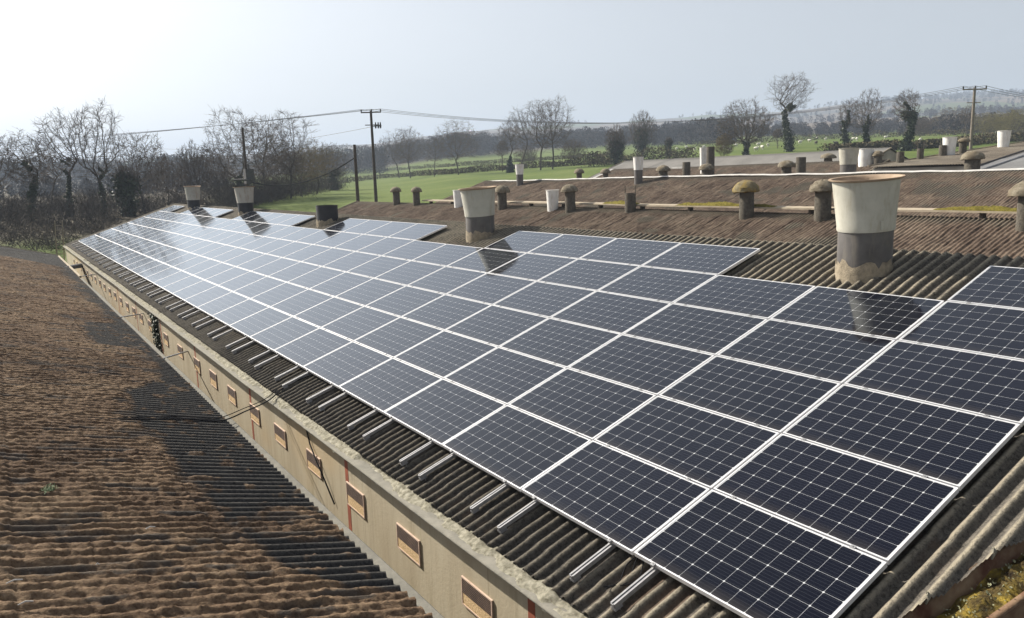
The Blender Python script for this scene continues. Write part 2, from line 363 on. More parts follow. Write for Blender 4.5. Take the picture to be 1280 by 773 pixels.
def on_ground(px, py, r0=55, r1=3000):
    """first point of the terrain seen at a photo pixel"""
    d = ray(px, py); h = math.hypot(d[0], d[1])
    R = np.geomspace(r0, r1, 1500); X = CAM[0] + d[0] / h * R; Y = CAM[1] + d[1] / h * R; Z = CAM[2] + d[2] / h * R
    k = np.nonzero(ground_z(X, Y) >= Z)[0]; k = k[0] if len(k) else len(R) - 1
    return np.array([X[k], Y[k], gz(X[k], Y[k])])

def terrain_mat():
    t = NT('pasture_and_hills', 0.95, 0.15); v = t.wpos((1, 1, 0))
    n = t.noise(v, 0.05, 5, 0.6); f = t.noise(v, 0.9, 5, 0.7)
    grass = t.ramp(t.math('ADD', t.math('MULTIPLY', n, 0.6), t.math('MULTIPLY', f, 0.4)), [(0.32, (0.048, 0.074, 0.013)), (0.50, (0.080, 0.112, 0.021)), (0.68, (0.125, 0.145, 0.042))])
    vo = t.n('ShaderNodeTexVoronoi'); vo.inputs['Scale'].default_value = 0.0055
    wv = t.n('ShaderNodeMixRGB'); wv.blend_type = 'ADD'; wv.inputs[0].default_value = 55.0
    t.l(v, wv.inputs[1]); t.l(t.noise(v, 0.006, 3, 0.5, 'Color'), wv.inputs[2]); t.l(wv.outputs[0], vo.inputs['Vector'])
    sp = t.n('ShaderNodeSeparateColor'); t.l(vo.outputs['Color'], sp.inputs[0])
    patch = t.ramp(sp.outputs[0], [(0.0, (0.085, 0.068, 0.05)), (0.3, (0.12, 0.095, 0.068)), (0.5, (0.075, 0.095, 0.035)), (0.68, (0.14, 0.11, 0.08)), (0.85, (0.055, 0.05, 0.035))])
    patch.node.color_ramp.interpolation = 'CONSTANT'
    patch = t.mix(t.ramp(f, [(0.3, (0, 0, 0)), (0.7, (0.35, 0.35, 0.35))]), patch, (0.06, 0.05, 0.04))
    floor = t.ramp(f, [(0.35, (0.038, 0.030, 0.020)), (0.65, (0.080, 0.066, 0.038))])
    c = t.mix(t.attr('hill'), grass, patch); c = t.mix(t.attr('floor'), c, floor)
    yard = t.ramp(f, [(0.3, (0.12, 0.11, 0.09)), (0.7, (0.2, 0.185, 0.155))])
    t.col(t.mix(t.attr('yard'), c, yard)); t.bump(f, 0.15, 0.6); return t.m
def build_terrain():
    az = np.concatenate([np.radians(np.arange(-30, 95, 0.4)), np.radians(np.arange(95, 330, 5.0))])
    r = np.concatenate([np.linspace(0.5, 60, 14), np.geomspace(63, 4500, 110)])
    A, R = np.meshgrid(az, r, indexing='ij'); X = CAM[0] + np.sin(A) * R; Y = CAM[1] + np.cos(A) * R
    Z = ground_z(X, Y); Z += (fbm(X / 9, Y / 9, 3, 3) - 0.5) * 0.25 * np.clip((R - 60) / 40, 0, 1)
    na, nr = A.shape; I = np.arange(na * nr).reshape(na, nr); J = np.roll(I, -1, 0)
    F = np.stack([I[:, :-1], I[:, 1:], J[:, 1:], J[:, :-1]], -1).reshape(-1, 4)
    pxa = np.degrees(A)
    nz = (fbm(X / 40, Y / 40, 11, 3) - 0.5)
    floor = (1 - sstep(12, 14.5, pxa + nz * 3)) * (1 - sstep(-25, -15, -pxa - 40)) * sstep(72, 84, R + nz * 12) * (1 - sstep(700, 900, R))
    hill = sstep(430, 560, R + nz * 60); yard = 1 - sstep(34, 50, R + nz * 10)
    me = mesh_np('ground', np.stack([X, Y, Z], -1).reshape(-1, 3), F, terrain_mat(), True, {'floor': floor, 'hill': hill, 'yard': yard})
    tag(link('ground', me), kind='structure')
build_terrain()

# ------------------------------------------------------------------ corrugated roofs
PITCH = 0.146; AMP = 0.027
def corr(y): return AMP * np.cos(2 * np.pi * y / PITCH)
def roof_sheet(name, m, parent, Y, S, edge_pt, dirv, nrm, hfun, mossfun, thick=0.012, warp=None, lichfun=None, cut=None):
    """Y along the ridge, S up the slope from edge_pt; hfun(Y,S)->height over the mean plane"""
    YY, SS = np.meshgrid(Y, S, indexing='ij'); H = hfun(YY, SS); mo = mossfun(YY, SS)
    Yw = YY + (warp(YY, SS) if warp else 0)
    P = np.array(edge_pt)[None, None] + SS[..., None] * np.array(dirv) + H[..., None] * np.array(nrm); P[..., 1] += Yw
    ny, ns = YY.shape; I = np.arange(ny * ns).reshape(ny, ns)
    F = np.stack([I[:-1, :-1], I[1:, :-1], I[1:, 1:], I[:-1, 1:]], -1).reshape(-1, 4)
    if np.cross(np.array([0, 1., 0]), dirv) @ np.array(nrm) < 0: F = F[:, ::-1]
    if cut:
        keep = YY > cut(SS) + (fbm(YY * 6, SS * 6, 88, 3) - .5) * .05; keep = (keep[:-1, :-1] & keep[1:, :-1] & keep[1:, 1:] & keep[:-1, 1:]).ravel(); F = F[keep]
    V = P.reshape(-1, 3)
    # turned-down edge so the sheet has thickness at eave and verges
    loop = np.concatenate([I[:, 0], I[-1, 1:], I[::-1, -1][1:], I[0, ::-1][1:-1]])
    V2 = V[loop] - np.array(nrm) * thick; b = len(V); k = np.arange(len(loop)); kn = np.roll(k, -1)
    F2 = np.stack([loop[k], loop[kn], b + kn, b + k], -1)
    if cut: F2 = F2[:1]
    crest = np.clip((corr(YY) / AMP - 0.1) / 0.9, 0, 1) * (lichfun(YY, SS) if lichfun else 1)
    pl = (lichfun(YY, SS) if lichfun else np.full(YY.shape, .3)).ravel()
    att = {'pale': np.concatenate([pl, pl[loop]]), 'moss': np.concatenate([mo.ravel(), mo.ravel()[loop]]), 'crest': np.concatenate([crest.ravel(), crest.ravel()[loop]])}
    me = mesh_np(name, np.concatenate([V, V2]), np.concatenate([F, F2]), m, True, att)
    o = link(name, me, parent); return o

SL = math.radians(18.5); cS, sS = math.cos(SL), math.sin(SL)
UP1 = np.array([cS, 0, sS]); NR1 = np.array([-sS, 0, cS])
PV = 1.01; PU = 1.66 * 1.01; Z0 = 2.8                    # panel pitch up slope / along eave; height of the lowest panel edge
def pp(c, j, off=0.0): return np.array([0, c * PU, Z0]) + UP1 * (j * PV) + NR1 * off     # array coordinates -> world
ROOF_OFF = -0.14
A_END = 54.6

# shed under the array
shed1 = thing('livestock_shed', 'long shed with cream rendered side wall carrying the solar array on its roof', 'shed', (0, 0, 0), 'low sheds in parallel rows')
def lap(S, L=1.95, h=0.012): return h * (1 - ((S + 0.35) / L - np.floor((S + 0.35) / L)))
def h1(Y, S):
    return corr(Y) + lap(S) + (fbm(Y * 1.3, S * 1.1, 21, 3) - .5) * 0.03 + (fbm(Y * 7, S * 7, 22, 2) - .5) * 0.006
def edge_y(s): return -0.30 - 0.215 * (s - 0.84)
def moss1(Y, S):
    n = fbm(Y * 0.8, S * 1.5, 31, 4); val = 1 - np.clip(corr(Y) / AMP + 0.55, 0, 1)
    return np.clip(sstep(0.56, 0.7, n) * val * 0.9, 0, 1) * (S > -0.55)
def lich1(Y, S): return np.clip(1.0 - .72 * sstep(.6, 2.6, Y) * (1 - sstep(4.6, 5.2, S)) - .6 * sstep(8, 22, Y) * sstep(4.6, 5.2, S), .2, 1)
S1 = np.concatenate([np.arange(-0.63, 0.2, 0.06), np.arange(0.2, 5, 0.35), np.arange(5, 6.66, 0.10)])
O1 = NR1 * ROOF_OFF + np.array([0, 0, Z0])
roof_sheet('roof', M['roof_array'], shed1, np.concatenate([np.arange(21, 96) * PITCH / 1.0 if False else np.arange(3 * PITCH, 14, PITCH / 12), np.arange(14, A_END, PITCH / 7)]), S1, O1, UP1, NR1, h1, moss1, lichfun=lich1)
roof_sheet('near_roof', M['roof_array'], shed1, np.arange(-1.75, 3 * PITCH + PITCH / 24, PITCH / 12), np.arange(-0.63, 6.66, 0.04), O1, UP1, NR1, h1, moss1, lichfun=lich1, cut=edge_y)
RID1 = np.array([0, 0, Z0]) + UP1 * 6.62 + NR1 * ROOF_OFF
DN1 = np.array([cS, 0, -sS]); NF1 = np.array([sS, 0, cS])
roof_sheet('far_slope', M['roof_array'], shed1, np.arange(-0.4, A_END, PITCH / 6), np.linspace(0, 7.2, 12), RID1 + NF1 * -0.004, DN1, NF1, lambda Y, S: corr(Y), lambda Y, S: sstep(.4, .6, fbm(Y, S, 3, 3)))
WX = -0.585; FARX = RID1[0] + 6.9
w = MB(); w.box((WX, -0.6, 0), (WX + 0.2, A_END - 0.15, 2.36)); w.box((FARX - .4, -0.6, 0), (FARX - .2, A_END - 0.15, 2.3))
for y0 in (-0.6, A_END - 0.35):
    w.prism([(WX + .2, y0, 0), (FARX - .4, y0, 0), (FARX - .4, y0, 2.26), (RID1[0], y0, RID1[2] - .1), (WX + .2, y0, 2.34)], np.array([0, 0, 0.]), np.array([0, .2, 0]))
w.build('wall', M['wall'], shed1)
# ledge under the eave: wavy concrete gutter ledge with rough mortar under the teeth
def ledge_mesh():
    Y = np.arange(-0.6, A_END - 0.1, 0.25); wob = (fbm(Y * 0.25, Y * 0 + 3, 41, 3) - .5) * 0.03; dz = (fbm(Y * 0.3, Y * 0 + 9, 42, 3) - .5) * 0.03
    prof = [(-0.575, 2.345), (-0.700, 2.368), (-0.712, 2.378), (-0.712, 2.392), (-0.700, 2.402), (-0.60, 2.407), (-0.40, 2.40), (-0.40, 2.35)]
    V = np.array([[(x + wo * (x < -.67), y, z + d) for x, z in prof] for y, wo, d in zip(Y, wob, dz)]).reshape(-1, 3); n = len(prof)
    I = np.arange(len(Y) * n).reshape(len(Y), n)
    F = np.stack([I[:-1], np.roll(I, -1, 1)[:-1], np.roll(I, -1, 1)[1:], I[1:]], -1).reshape(-1, 4)
    return mesh_np('gutter_ledge', V, F, M['ledge'], True)
lg = link('gutter_ledge', ledge_mesh(), shed1)
def mortar_mesh():
    Y = np.arange(-0.6, A_END - 0.1, 0.03); X = np.array([-0.69, -0.67, -0.64, -0.60, -0.56, -0.52, -0.47, -0.42]); YY, XX = np.meshgrid(Y, X, indexing='ij')
    t = (XX + 0.69) / 0.27; Z = 2.39 + 0.055 * np.clip(t * 2.2, 0, 1) + (fbm(YY * 9, XX * 14, 43, 4) - .45) * 0.07 * np.clip(t * 4, 0, 1)
    Z = Z - 0.03 * (fbm(YY * 1.7, XX * 3, 48, 2) > .62); XX = XX + (fbm(YY * 5, XX * 0, 44, 3) - .5) * 0.07
    dz = (fbm(YY * 0.3, YY * 0 + 9, 42, 3) - .5) * 0.03
    I = np.arange(XX.size).reshape(XX.shape); F = np.stack([I[:-1, :-1], I[1:, :-1], I[1:, 1:], I[:-1, 1:]], -1).reshape(-1, 4)[:, ::-1]
    return mesh_np('mortar_fillet', np.stack([XX, YY, Z + dz], -1).reshape(-1, 3), F, M['mortar'], False)
link('mortar_fillet', mortar_mesh(), lg)
for yc in (2.34, 6.68, 11.4, 16.1, 20.6, 25.1, 29.6):
    s = MB(); s.box((WX - 0.003, yc - 0.055, 0), (WX, yc + 0.055, 2.36)); s.build('painted_stripe', M['red_stripe'], shed1)
vent_y = [3.21, 4.71, 6.25, 7.82, 9.42, 10.90, 12.50, 14.03, 15.60, 17.52, 19.42, 21.9, 23.6, 25.1, 26.6, 28.2, 29.8, 31.4, 33.1, 34.7, 36.5, 38.2, 40.0, 41.8, 43.6, 45.5, 47.4]
random.seed(4)
for k, yc in enumerate(vent_y):
    a, b, z0, z1 = yc * 1.022 - 0.295, yc * 1.022 + 0.295, 1.65 + random.uniform(-.015, .015), 1.965 + random.uniform(-.015, .01); x0, x1 = WX - 0.022, WX - 0.002; t = 0.015
    f = MB(); f.box((x0, a, z0), (x1, b, z0 + t)); f.box((x0, a, z1 - t), (x1, b, z1)); f.box((x0, a, z0 + t), (x1, a + t, z1 - t)); f.box((x0, b - t, z0 + t), (x1, b, z1 - t))
    fo = f.build('wall_vent', M['wood'], shed1)
    p = MB(); p.box((WX - .017, a + t, z0 + t), (WX - .004, b - t, z1 - t)); p.build('mesh_backing', M['shavings'], fo)
    p = MB()
    for q in range(8):
        zz = z1 - t - 0.010 - q * 0.020
        p.box((WX - .0205, a + t, zz - .007), (WX - .0175, b - t, zz + .007))
    p.build('louvre', M['slat'], fo)

# ------------------------------------------------------------------ solar panels
Rp = Matrix(((0, UP1[0], NR1[0]), (-1, UP1[1], NR1[1]), (0, UP1[2], NR1[2])))      # local x -> -Y, y -> up slope, z -> normal
EUL = Rp.to_euler()
PW, PH, PT = 1.652, 0.992, 0.042
def panel_proto():
    f = MB(); a, b, t = PW / 2, PH / 2, 0.014
    f.box((-a, -b, -PT), (a, -b + t, 0)); f.box((-a, b - t, -PT), (a, b, 0)); f.box((-a, -b + t, -PT), (-a + t, b - t, 0)); f.box((a - t, -b + t, -PT), (a, b - t, 0))
    c = MB(); c.box((-a + t, -b + t, -0.008), (a - t, b - t, -0.0025))
    return f.mesh('frame', M['alu_frame']), c.mesh('glass_cells', M['cells'])
FRAME, CELLS = panel_proto()
cl = MB(); cl.box((-0.02, -0.017, -0.02), (0.02, 0.017, 0.004)); cl.tube([(0, 0, 0.003), (0, 0, 0.009)], 0.006, 6); CLAMP = cl.mesh('clamp', M['alu'])
ORD = 'first second third fourth fifth sixth seventh eighth ninth tenth eleventh twelfth thirteenth fourteenth fifteenth sixteenth seventeenth eighteenth nineteenth twentieth'.split()
def ordn(n):
    if n <= 20: return ORD[n - 1]
    return 'thirtieth' if n == 30 else ('twenty-' if n < 30 else 'thirty-') + ORD[n % 10 - 1]
NC = 31
MISSING = {1, 2, 7, 8, 13, 14, 20, 21, 27, 28}
RAILC = (0.17, 0.85)
rp = random.Random(8)
for c in range(NC):
    for j in range(6):
        if j == 5 and c in MISSING: continue
        ctr = pp(c + 0.5, j + 0.5)
        where = 'bottom row' if j == 0 else ('top row' if j == 5 else ORD[j] + ' row up')
        lab = 'dark blue solar panel in the %s, %s column from the near right end' % (where, ordn(c + 1))
        p = thing('solar_panel', lab, 'solar panel', ctr, 'solar panels of the roof array', (EUL.x + rp.gauss(0, .0012), EUL.y + rp.gauss(0, .0012), EUL.z))
        link('frame', FRAME, p); link('glass_cells', CELLS, p)
        for rc in RAILC:
            k = link('clamp', CLAMP, p); k.location = (-(rc - 0.5) * PU, -PH / 2 - 0.009, 0.0)
for c in range(NC):
    top = 5 if c in MISSING else 6
    for q, rc in enumerate(RAILC):
        P0 = pp(c + rc, 0)
        lab = 'aluminium rail under the %s panel column, %s of its two ends below the eave row' % (ordn(c + 1), 'nearer' if q == 0 else 'farther')
        r = thing('mounting_rail', lab, 'rail', P0, 'aluminium rails jutting out below the panels', EUL)
        b = MB(); e0 = -0.455 * PV + rp.uniform(-.03, .03); e1 = top * PV + 0.05; y0 = -PT - 0.001
        b.box((-.026, e0, y0 - .040), (.026, e1, y0 - .010)); b.box((-.026, e0, y0 - .010), (-.009, e1, y0)); b.box((.009, e0, y0 - .010), (.026, e1, y0))
        b.build('rail_bar', M['alu'], r)
        b = MB(); b.box((-.016, e0 - .008, y0 - .037), (.016, e0 - .001, y0 - .002)); b.box((-.028, e0 - .008, y0 - .066), (.028, e0 + .07, y0 - .041)); b.tube([(0, e0 + .05, y0 - .12), (0, e0 + .05, y0 - .06)], .006, 6)
        b.build('roof_hook', M['galv'], r)
for q, (c, lab) in enumerate(((1.02, 'loose black cable loop hanging under the nearest panel column'),)):
    P = pp(c, -.02, -.06); b = MB()
    for k in range(3):
        b.tube([P + UP1 * (.1 - .45 * s) + np.array([0, -.03 - .05 * k + .05 * math.sin(s * 6 + k), 0]) + NR1 * (-.02 - .05 * math.sin(s * 3.1)) for s in np.linspace(0, 1, 14)], .006, 6)
    tag(b.build('loose_cable', M['cable'], smooth=True), lab, 'cable')

# ------------------------------------------------------------------ near right end: valley gutter, stained kerb and slabs
vg = thing('valley_gutter', 'moss filled concrete gutter along the cut sheet edge at the near right corner', 'gutter', (0.8, -0.8, 2.6))
vg_inv = Vector((0.8, -0.8, 2.6))
def gutter_part(name, offs, mat, rough=0.0, seed=1, n=90, s0=-0.6, s1=6.4):
    S = np.linspace(s0, s1, n); prof = np.array(offs); V = []
    for i, s in enumerate(S):
        base = np.array([0, 0, Z0]) + UP1 * s + NR1 * ROOF_OFF; base[1] = edge_y(s)
        for k, (dy, dz) in enumerate(prof):
            nz = (vnoise(np.array([s * 9.]), np.array([k * 3.7]), seed)[0] - .5) * rough
            V.append(base + np.array([0, dy, dz + nz]))
    m_ = len(prof); I = np.arange(n * m_).reshape(n, m_); F = np.stack([I[:-1, :-1], I[:-1, 1:], I[1:, 1:], I[1:, :-1]], -1).reshape(-1, 4)
    me = mesh_np(name, np.array(V) - np.array(vg_inv), F, mat, rough > 0); return link(name, me, vg)
gutter_part('gutter_bed', [(0.25, -.17), (0.06, -.17), (-.20, -.16), (-.24, -.12), (-.30, -.12)], M['rusty_concrete'])
gutter_part('moss', [(0.02, -.13), (-.04, -.115), (-.08, -.10), (-.12, -.09), (-.16, -.085), (-.20, -.09), (-.24, -.115)], M['gmoss'], 0.09, 3, 260)
gutter_part('kerb', [(-.24, -.16), (-.245, -.10), (-.29, -.10), (-.295, -.55)], M['rusty_concrete'])
gutter_part('sheet_flashing', [(0.06, -.02), (0.03, -.03), (0.0, -.15)], M['rusty_concrete'], 0.03, 5, 120)
rg = random.Random(3)
b = MB()
for k in range(900):
    s = rg.uniform(-.5, 3.5); base = np.array([0, 0, Z0]) + UP1 * s + NR1 * ROOF_OFF; base[1] = edge_y(s) - rg.uniform(.03, .23); base[2] -= .085 + rg.uniform(0, .02)
    r = rg.uniform(.006, .015); a = Vector((rg.gauss(0, 1), rg.gauss(0, 1), rg.gauss(0, 1) + 1)).normalized(); t1 = a.orthogonal().normalized() * r; t2 = a.cross(t1)
    ctr = Vector(base) + Vector((0, 0, rg.uniform(0, .03))) - vg_inv
    b.add([ctr - t1, ctr - t2 * .7, ctr + t1, ctr + t2 * .7], [(0, 1, 2, 3)])
b.build('stonecrop', simple('stonecrop_leaf', (0.10, 0.10, 0.05), (0.26, 0.26, 0.17), 30, 0.8, 0.2), vg)
for k, (px, py, rd) in enumerate(((1232, 768, .11), (1270, 752, .17))):
    base = on_plane(px, py, pp(0, 0, ROOF_OFF - .36), NR1); sl = MB(); rr = random.Random(k)
    poly = [(base[0] + rd * 1.3 * math.cos(a) * rr.uniform(.85, 1.1), base[1] + rd * math.sin(a) * rr.uniform(.85, 1.1), base[2] + .12 * rd * math.cos(a)) for a in np.linspace(0, 2 * math.pi, 12)[:-1]]
    sl.prism(poly, np.array([0, 0, -.07]), np.array([0, 0, 0.])); o = sl.build('stone_slab', M['stone'])
    tag(o, ['smaller lichened grey stone slab at the very bottom right corner', 'larger lichened grey stone slab at the right edge below the gutter kerb'][k], 'slab', 'stone slabs at the near corner')
# pointed sheet offcuts at the cut edge
for k, (s, l_) in enumerate(((0.92, 'lower'), (1.55, 'upper'))):
    P = np.array([0, 0, Z0]) + UP1 * s + NR1 * (ROOF_OFF + .02); P[1] = edge_y(s); b = MB()
    b.prism([P + (0, 0.02, -.03), P + UP1 * .07 + (0, 0.02, -.01), P + UP1 * .03 + (0, .03, .045)], np.array([0, 0, 0.]), np.array([0, -.012, 0]))
    tag(b.build('sheet_offcut', M['mortar']), 'small pale pointed chip of sheet on the cut edge, %s of two' % l_, 'sheet chip', 'pale chips on the cut sheet edge')

# ------------------------------------------------------------------ left shed with the mossy roof
SB = math.radians(15); cB, sB = math.cos(SB), math.sin(SB)
UP0 = np.array([-cB, 0, sB]); NR0 = np.array([sB, 0, cB]); E0 = np.array([-1.585, 0, 2.43])
shed0 = thing('livestock_shed', 'shed on the left whose corrugated roof is thick with brown moss', 'shed', (0, 0, 0), 'low sheds in parallel rows')
FAR0 = 45.5
def moss0(Y, S):
    n = (fbm(Y * 2.3, S * 2.3, 51, 4) - .5); n2 = (fbm(Y * .5, S * .6, 52, 3) - .5)
    m = np.ones_like(Y)
    bnd = np.interp(Y, [2.6, 3.1, 3.4, 3.9, 4.8, 6.0, 6.8, 9, 10.6, 11.6, 12.4], [-.3, .45, .85, .95, 1.0, 1.12, 1.12, 1.2, 1.12, .6, .25])
    m *= sstep(-.05, .10, S - bnd + n * .35)
    patch = np.exp(-(((Y - 4.5) / .45) ** 2 + ((S - .4) / .55) ** 2) ** 2); m = np.maximum(m, sstep(.3, .6, patch + n * .9))
    pa = np.interp(Y, [14.8, 15.4, 17, 18.6, 19.2], [-.3, 1.05, 1.1, 1.0, -.3]); m *= sstep(-.05, .12, S - pa + n * .5)
    eave = np.interp(Y, [0, 12, 13, 20, 36], [0, 0, .15, .2, .35]); m *= 1 - (1 - sstep(-.1, .35, S - eave + n * .9 + n2 * .5)) * (Y > 11.5) * .9
    m *= 1 - sstep(37.0, 37.8, Y - (S - 1) * .9 + n * .5)
    hole = sstep(.57, .66, fbm(Y * 5.0, S * 2.2, 57, 4)); m *= 1 - hole * .7
    m = np.maximum(m, .8 * sstep(.62, .70, fbm(Y * 6.5, S * 5.5, 58, 3)) * (Y < 36))
    return np.clip(m, 0, 1)
def h0(Y, S):
    c = corr(Y); m = moss0(Y, S)
    lump = fbm(Y * 9.5, S * 5.0, 61, 5); big = fbm(Y * 2.2, S * 1.3, 62, 3); fine = fbm(Y * 40, S * 26, 63, 2)
    top = 0.62 * c + 0.010 + 0.046 * (lump - .40) + 0.022 * (big - .45) + .034 * (fine - .5)
    sag = (fbm(Y * .22, S * .3, 64, 2) - .5) * .05
    return np.maximum(c, top * m + c * (1 - m) - .004 * (1 - m)) + lap(S, 1.6, .012) + sag
Y0 = np.concatenate([np.arange(0.6, 14, PITCH / 10), np.arange(14, FAR0, PITCH / 6)])
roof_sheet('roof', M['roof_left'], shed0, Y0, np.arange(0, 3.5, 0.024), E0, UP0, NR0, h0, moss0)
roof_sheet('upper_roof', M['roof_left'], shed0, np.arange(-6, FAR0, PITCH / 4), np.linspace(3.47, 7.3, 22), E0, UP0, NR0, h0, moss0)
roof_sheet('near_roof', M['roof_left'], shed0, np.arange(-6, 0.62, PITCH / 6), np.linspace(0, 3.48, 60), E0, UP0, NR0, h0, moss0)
R0T = E0 + UP0 * 7.3
roof_sheet('far_slope', M['roof_left'], shed0, np.arange(-6, FAR0, PITCH / 4), np.linspace(0, 7.3, 12), R0T - NR0 * .003, np.array([-cB, 0, -sB]), np.array([-sB, 0, cB]), lambda Y, S: corr(Y), lambda Y, S: np.ones_like(Y))
w = MB(); w.box((-1.66, -5.9, 0), (-1.48, FAR0 - .1, 2.31))
xl = 2 * R0T[0] + 1.66; w.box((xl, -5.9, 0), (xl + .18, FAR0 - .1, 2.31))
for y0 in (-5.9, FAR0 - .3): w.prism([(xl + .18, y0, 0), (-1.66, y0, 0), (-1.66, y0, 2.33), (R0T[0], y0, R0T[2] - .1), (xl + .18, y0, 2.33)], np.array([0, 0, 0.]), np.array([0, .2, 0]))
w.build('wall', M['wall'], shed0)
Yl = np.arange(-5.9, 33, 0.25); prof = [(-1.48, 2.30), (-1.45, 2.30), (-1.425, 2.32), (-1.425, 2.365), (-1.44, 2.375), (-1.70, 2.375)]
V = np.array([[(x + (fbm(np.array([y * .3]), np.array([1.]), 71, 2)[0] - .5) * .03, y, z) for x, z in prof] for y in Yl]).reshape(-1, 3); n = len(prof)
I = np.arange(len(Yl) * n).reshape(len(Yl), n); F = np.stack([I[:-1, :-1], I[:-1, 1:], I[1:, 1:], I[1:, :-1]], -1).reshape(-1, 4)[:, ::-1]
link('gutter_ledge', mesh_np('gutter_ledge', V, F, M['ledge'], True), shed0)
vb = MB()
P = [E0 + UP0 * s + NR0 * .045 + np.array([0, FAR0, 0]) for s in (-.05, 7.35)]
vb.tube(P, .045, 6); vb.build('verge_strip', M['cap_board'], shed0)
vb = MB(); vb.tube([E0 + np.array([.10, y, -.02]) for y in (33.2, FAR0)], .05, 8); vb.build('eave_gutter', M['cap_board'], shed0)
# bits lying on the moss
def on_left_roof(px, py, off=.05): return on_plane(px, py, E0 + NR0 * off, NR0)
P = on_left_roof(62, 613)
b = MB(); rr = random.Random(5)
for k in range(160):
    ctr = Vector(P) + Vector((rr.gauss(0, .028), rr.gauss(0, .035), abs(rr.gauss(0, .02)))); a = Vector((rr.gauss(0, 1), rr.gauss(0, 1), 1.2)).normalized(); t1 = a.orthogonal().normalized() * .011; t2 = a.cross(t1)
    b.add([ctr - t1, ctr - t2 * .6, ctr + t1, ctr + t2 * .6], [(0, 1, 2, 3)])
tag(b.build('small_plant', simple('weed_leaf', (0.10, 0.14, 0.07), (0.24, 0.29, 0.18), 20, .8, .2)), 'tiny pale green weed tuft growing in the brown moss', 'plant')
for px, py, lab, ln in ((32, 754, 'short white splinter lying on the moss at the bottom left corner', .045), (18, 727, 'pale twig lying on the moss near the bottom left', .05), (122, 706, 'pale pebble on the moss', .012), (188, 660, 'pale twig sticking out of the moss below the dark patch', .04)):
    P = on_left_roof(px, py, .075); b = MB(); b.tube([P + np.array([-ln, 0, 0]), P + np.array([0, .008, .008]), P + np.array([ln, -.004, 0])], [.004, .006, .004], 6)
    tag(b.build('debris', M['white_cap']), lab, 'debris')

# ------------------------------------------------------------------ things between the two sheds
P1 = at_x(102, 332, WX); P0 = at_z(81, 336.5, 2.42)
b = MB(); b.tube([P1 + np.array([.1, -.05, .0]), P1, (P1 * .4 + P0 * .6) + np.array([0, 0, .02]), P0, P0 + np.array([-.1, .1, -.1])], [.12, .12, .11, .11, .11], 12)
tag(b.build('drain_duct', M['dark_pipe'], smooth=True), 'fat dark grey duct bridging the far end of the gap between the sheds', 'duct')
for (y1, y0, z1, lab) in ((17.1, 14.4, 1.95, 'nearest thin steel tie rod from the cream wall to the mossy roof edge'), (23.7, 20.9, 2.02, 'thin steel tie rod just beyond the ivy on the cream wall'), (37.0, 33.4, 2.1, 'farthest thin steel tie rod, below the fat duct')):
    b = MB(); b.tube([(WX + .05, y1, z1), (-1.55, y0, 2.40)], .018, 6); tag(b.build('tie_rod', M['galv']), lab, 'rod', 'tie rods between the sheds')
# two black cables sagging over the gap
for k, (off, lab) in enumerate(((0.0, 'thick black cable sagging across the gap onto the mossy roof, lower of the pair'), (0.12, 'black cable sagging across the gap onto the mossy roof, upper of the pair'))):
    A = pp(5.75, .10, -.07) + np.array([0, off, 0]); B_ = pp(5.86, -.40, -.09) + np.array([0, off, 0])
    Cc = np.array([-.76, 9.55 + off * 1.2, 2.46]); D = E0 + NR0 * .05 + UP0 * .12 + np.array([0, 8.75 + off * 1.5, 0]); G = E0 + NR0 * .065 + UP0 * 1.1 + np.array([0, 8.55 + off, 0])
    H = E0 + NR0 * .02 + UP0 * 1.9 + np.array([0, 8.5 + off * .4, 0])
    pts = [A, B_, Cc, (Cc + D) / 2 + np.array([0, 0, -.015]), D, (D + G) / 2 + NR0 * .01, G, H]
    cu = []
    for i in range(len(pts) - 1):
        p0, p1, p2, p3 = pts[max(i - 1, 0)], pts[i], pts[i + 1], pts[min(i + 2, len(pts) - 1)]
        for t in np.linspace(0, 1, 8)[:-1]: cu.append(.5 * ((2 * p1) + (-p0 + p2) * t + (2 * p0 - 5 * p1 + 4 * p2 - p3) * t * t + (-p0 + 3 * p1 - 3 * p2 + p3) * t ** 3))
    b = MB(); b.tube(cu + [pts[-1]], (.011 if k == 0 else .007), 8); tag(b.build('black_cable', M['cable'], smooth=True), lab, 'cable', 'black cables across the gap')
b = MB(); b.tube([(WX - .02, 8.22, 2.34), (WX - .03, 8.05, 2.1), (WX - .055, 7.75, 1.95), (WX - .05, 7.55, 1.8), (WX - .02, 7.2, 1.45)], .011, 6)
tag(b.build('hanging_wire', M['cable']), 'thin black wire hanging down the cream wall across a wooden vent', 'wire')
rr = random.Random(6); b = MB()
for k in range(1500):
    z = rr.uniform(1.0, 2.36); y = 21.3 + (2.3 - z) * -.25 + rr.gauss(0, .16 + .06 * math.sin(z * 9)); ctr = Vector((WX - abs(rr.gauss(.03, .045)), y, z))
    a = Vector((-1, rr.gauss(0, .7), rr.gauss(.5, .6))).normalized(); t1 = a.orthogonal().normalized() * rr.uniform(.025, .05); t2 = a.cross(t1)
    b.add([ctr - t1, ctr - t2 * .7, ctr + t1, ctr + t2 * .7], [(0, 1, 2, 3)])
tag(b.build('wall_ivy', M['ivy']), 'strip of ivy climbing the cream wall below the gutter ledge', 'ivy')
lad = thing('ladder', 'pale ladder leaning against the far end of the array shed', 'ladder', (0, 0, 0))
LA, LB = np.array([-1.15, 55.6, 0.0]), np.array([-0.95, 54.75, 4.0])
ww = np.array([.42, 0, 0])
for s in (0, 1): b = MB(); b.tube([LA + ww * s, LB + ww * s], .035, 6); b.build('stile', M['grey_pole'], lad)
for k in range(1, 13): b = MB(); q = LA + (LB - LA) * k / 13; b.tube([q, q + ww], .018, 6); b.build('rung', M['grey_pole'], lad)

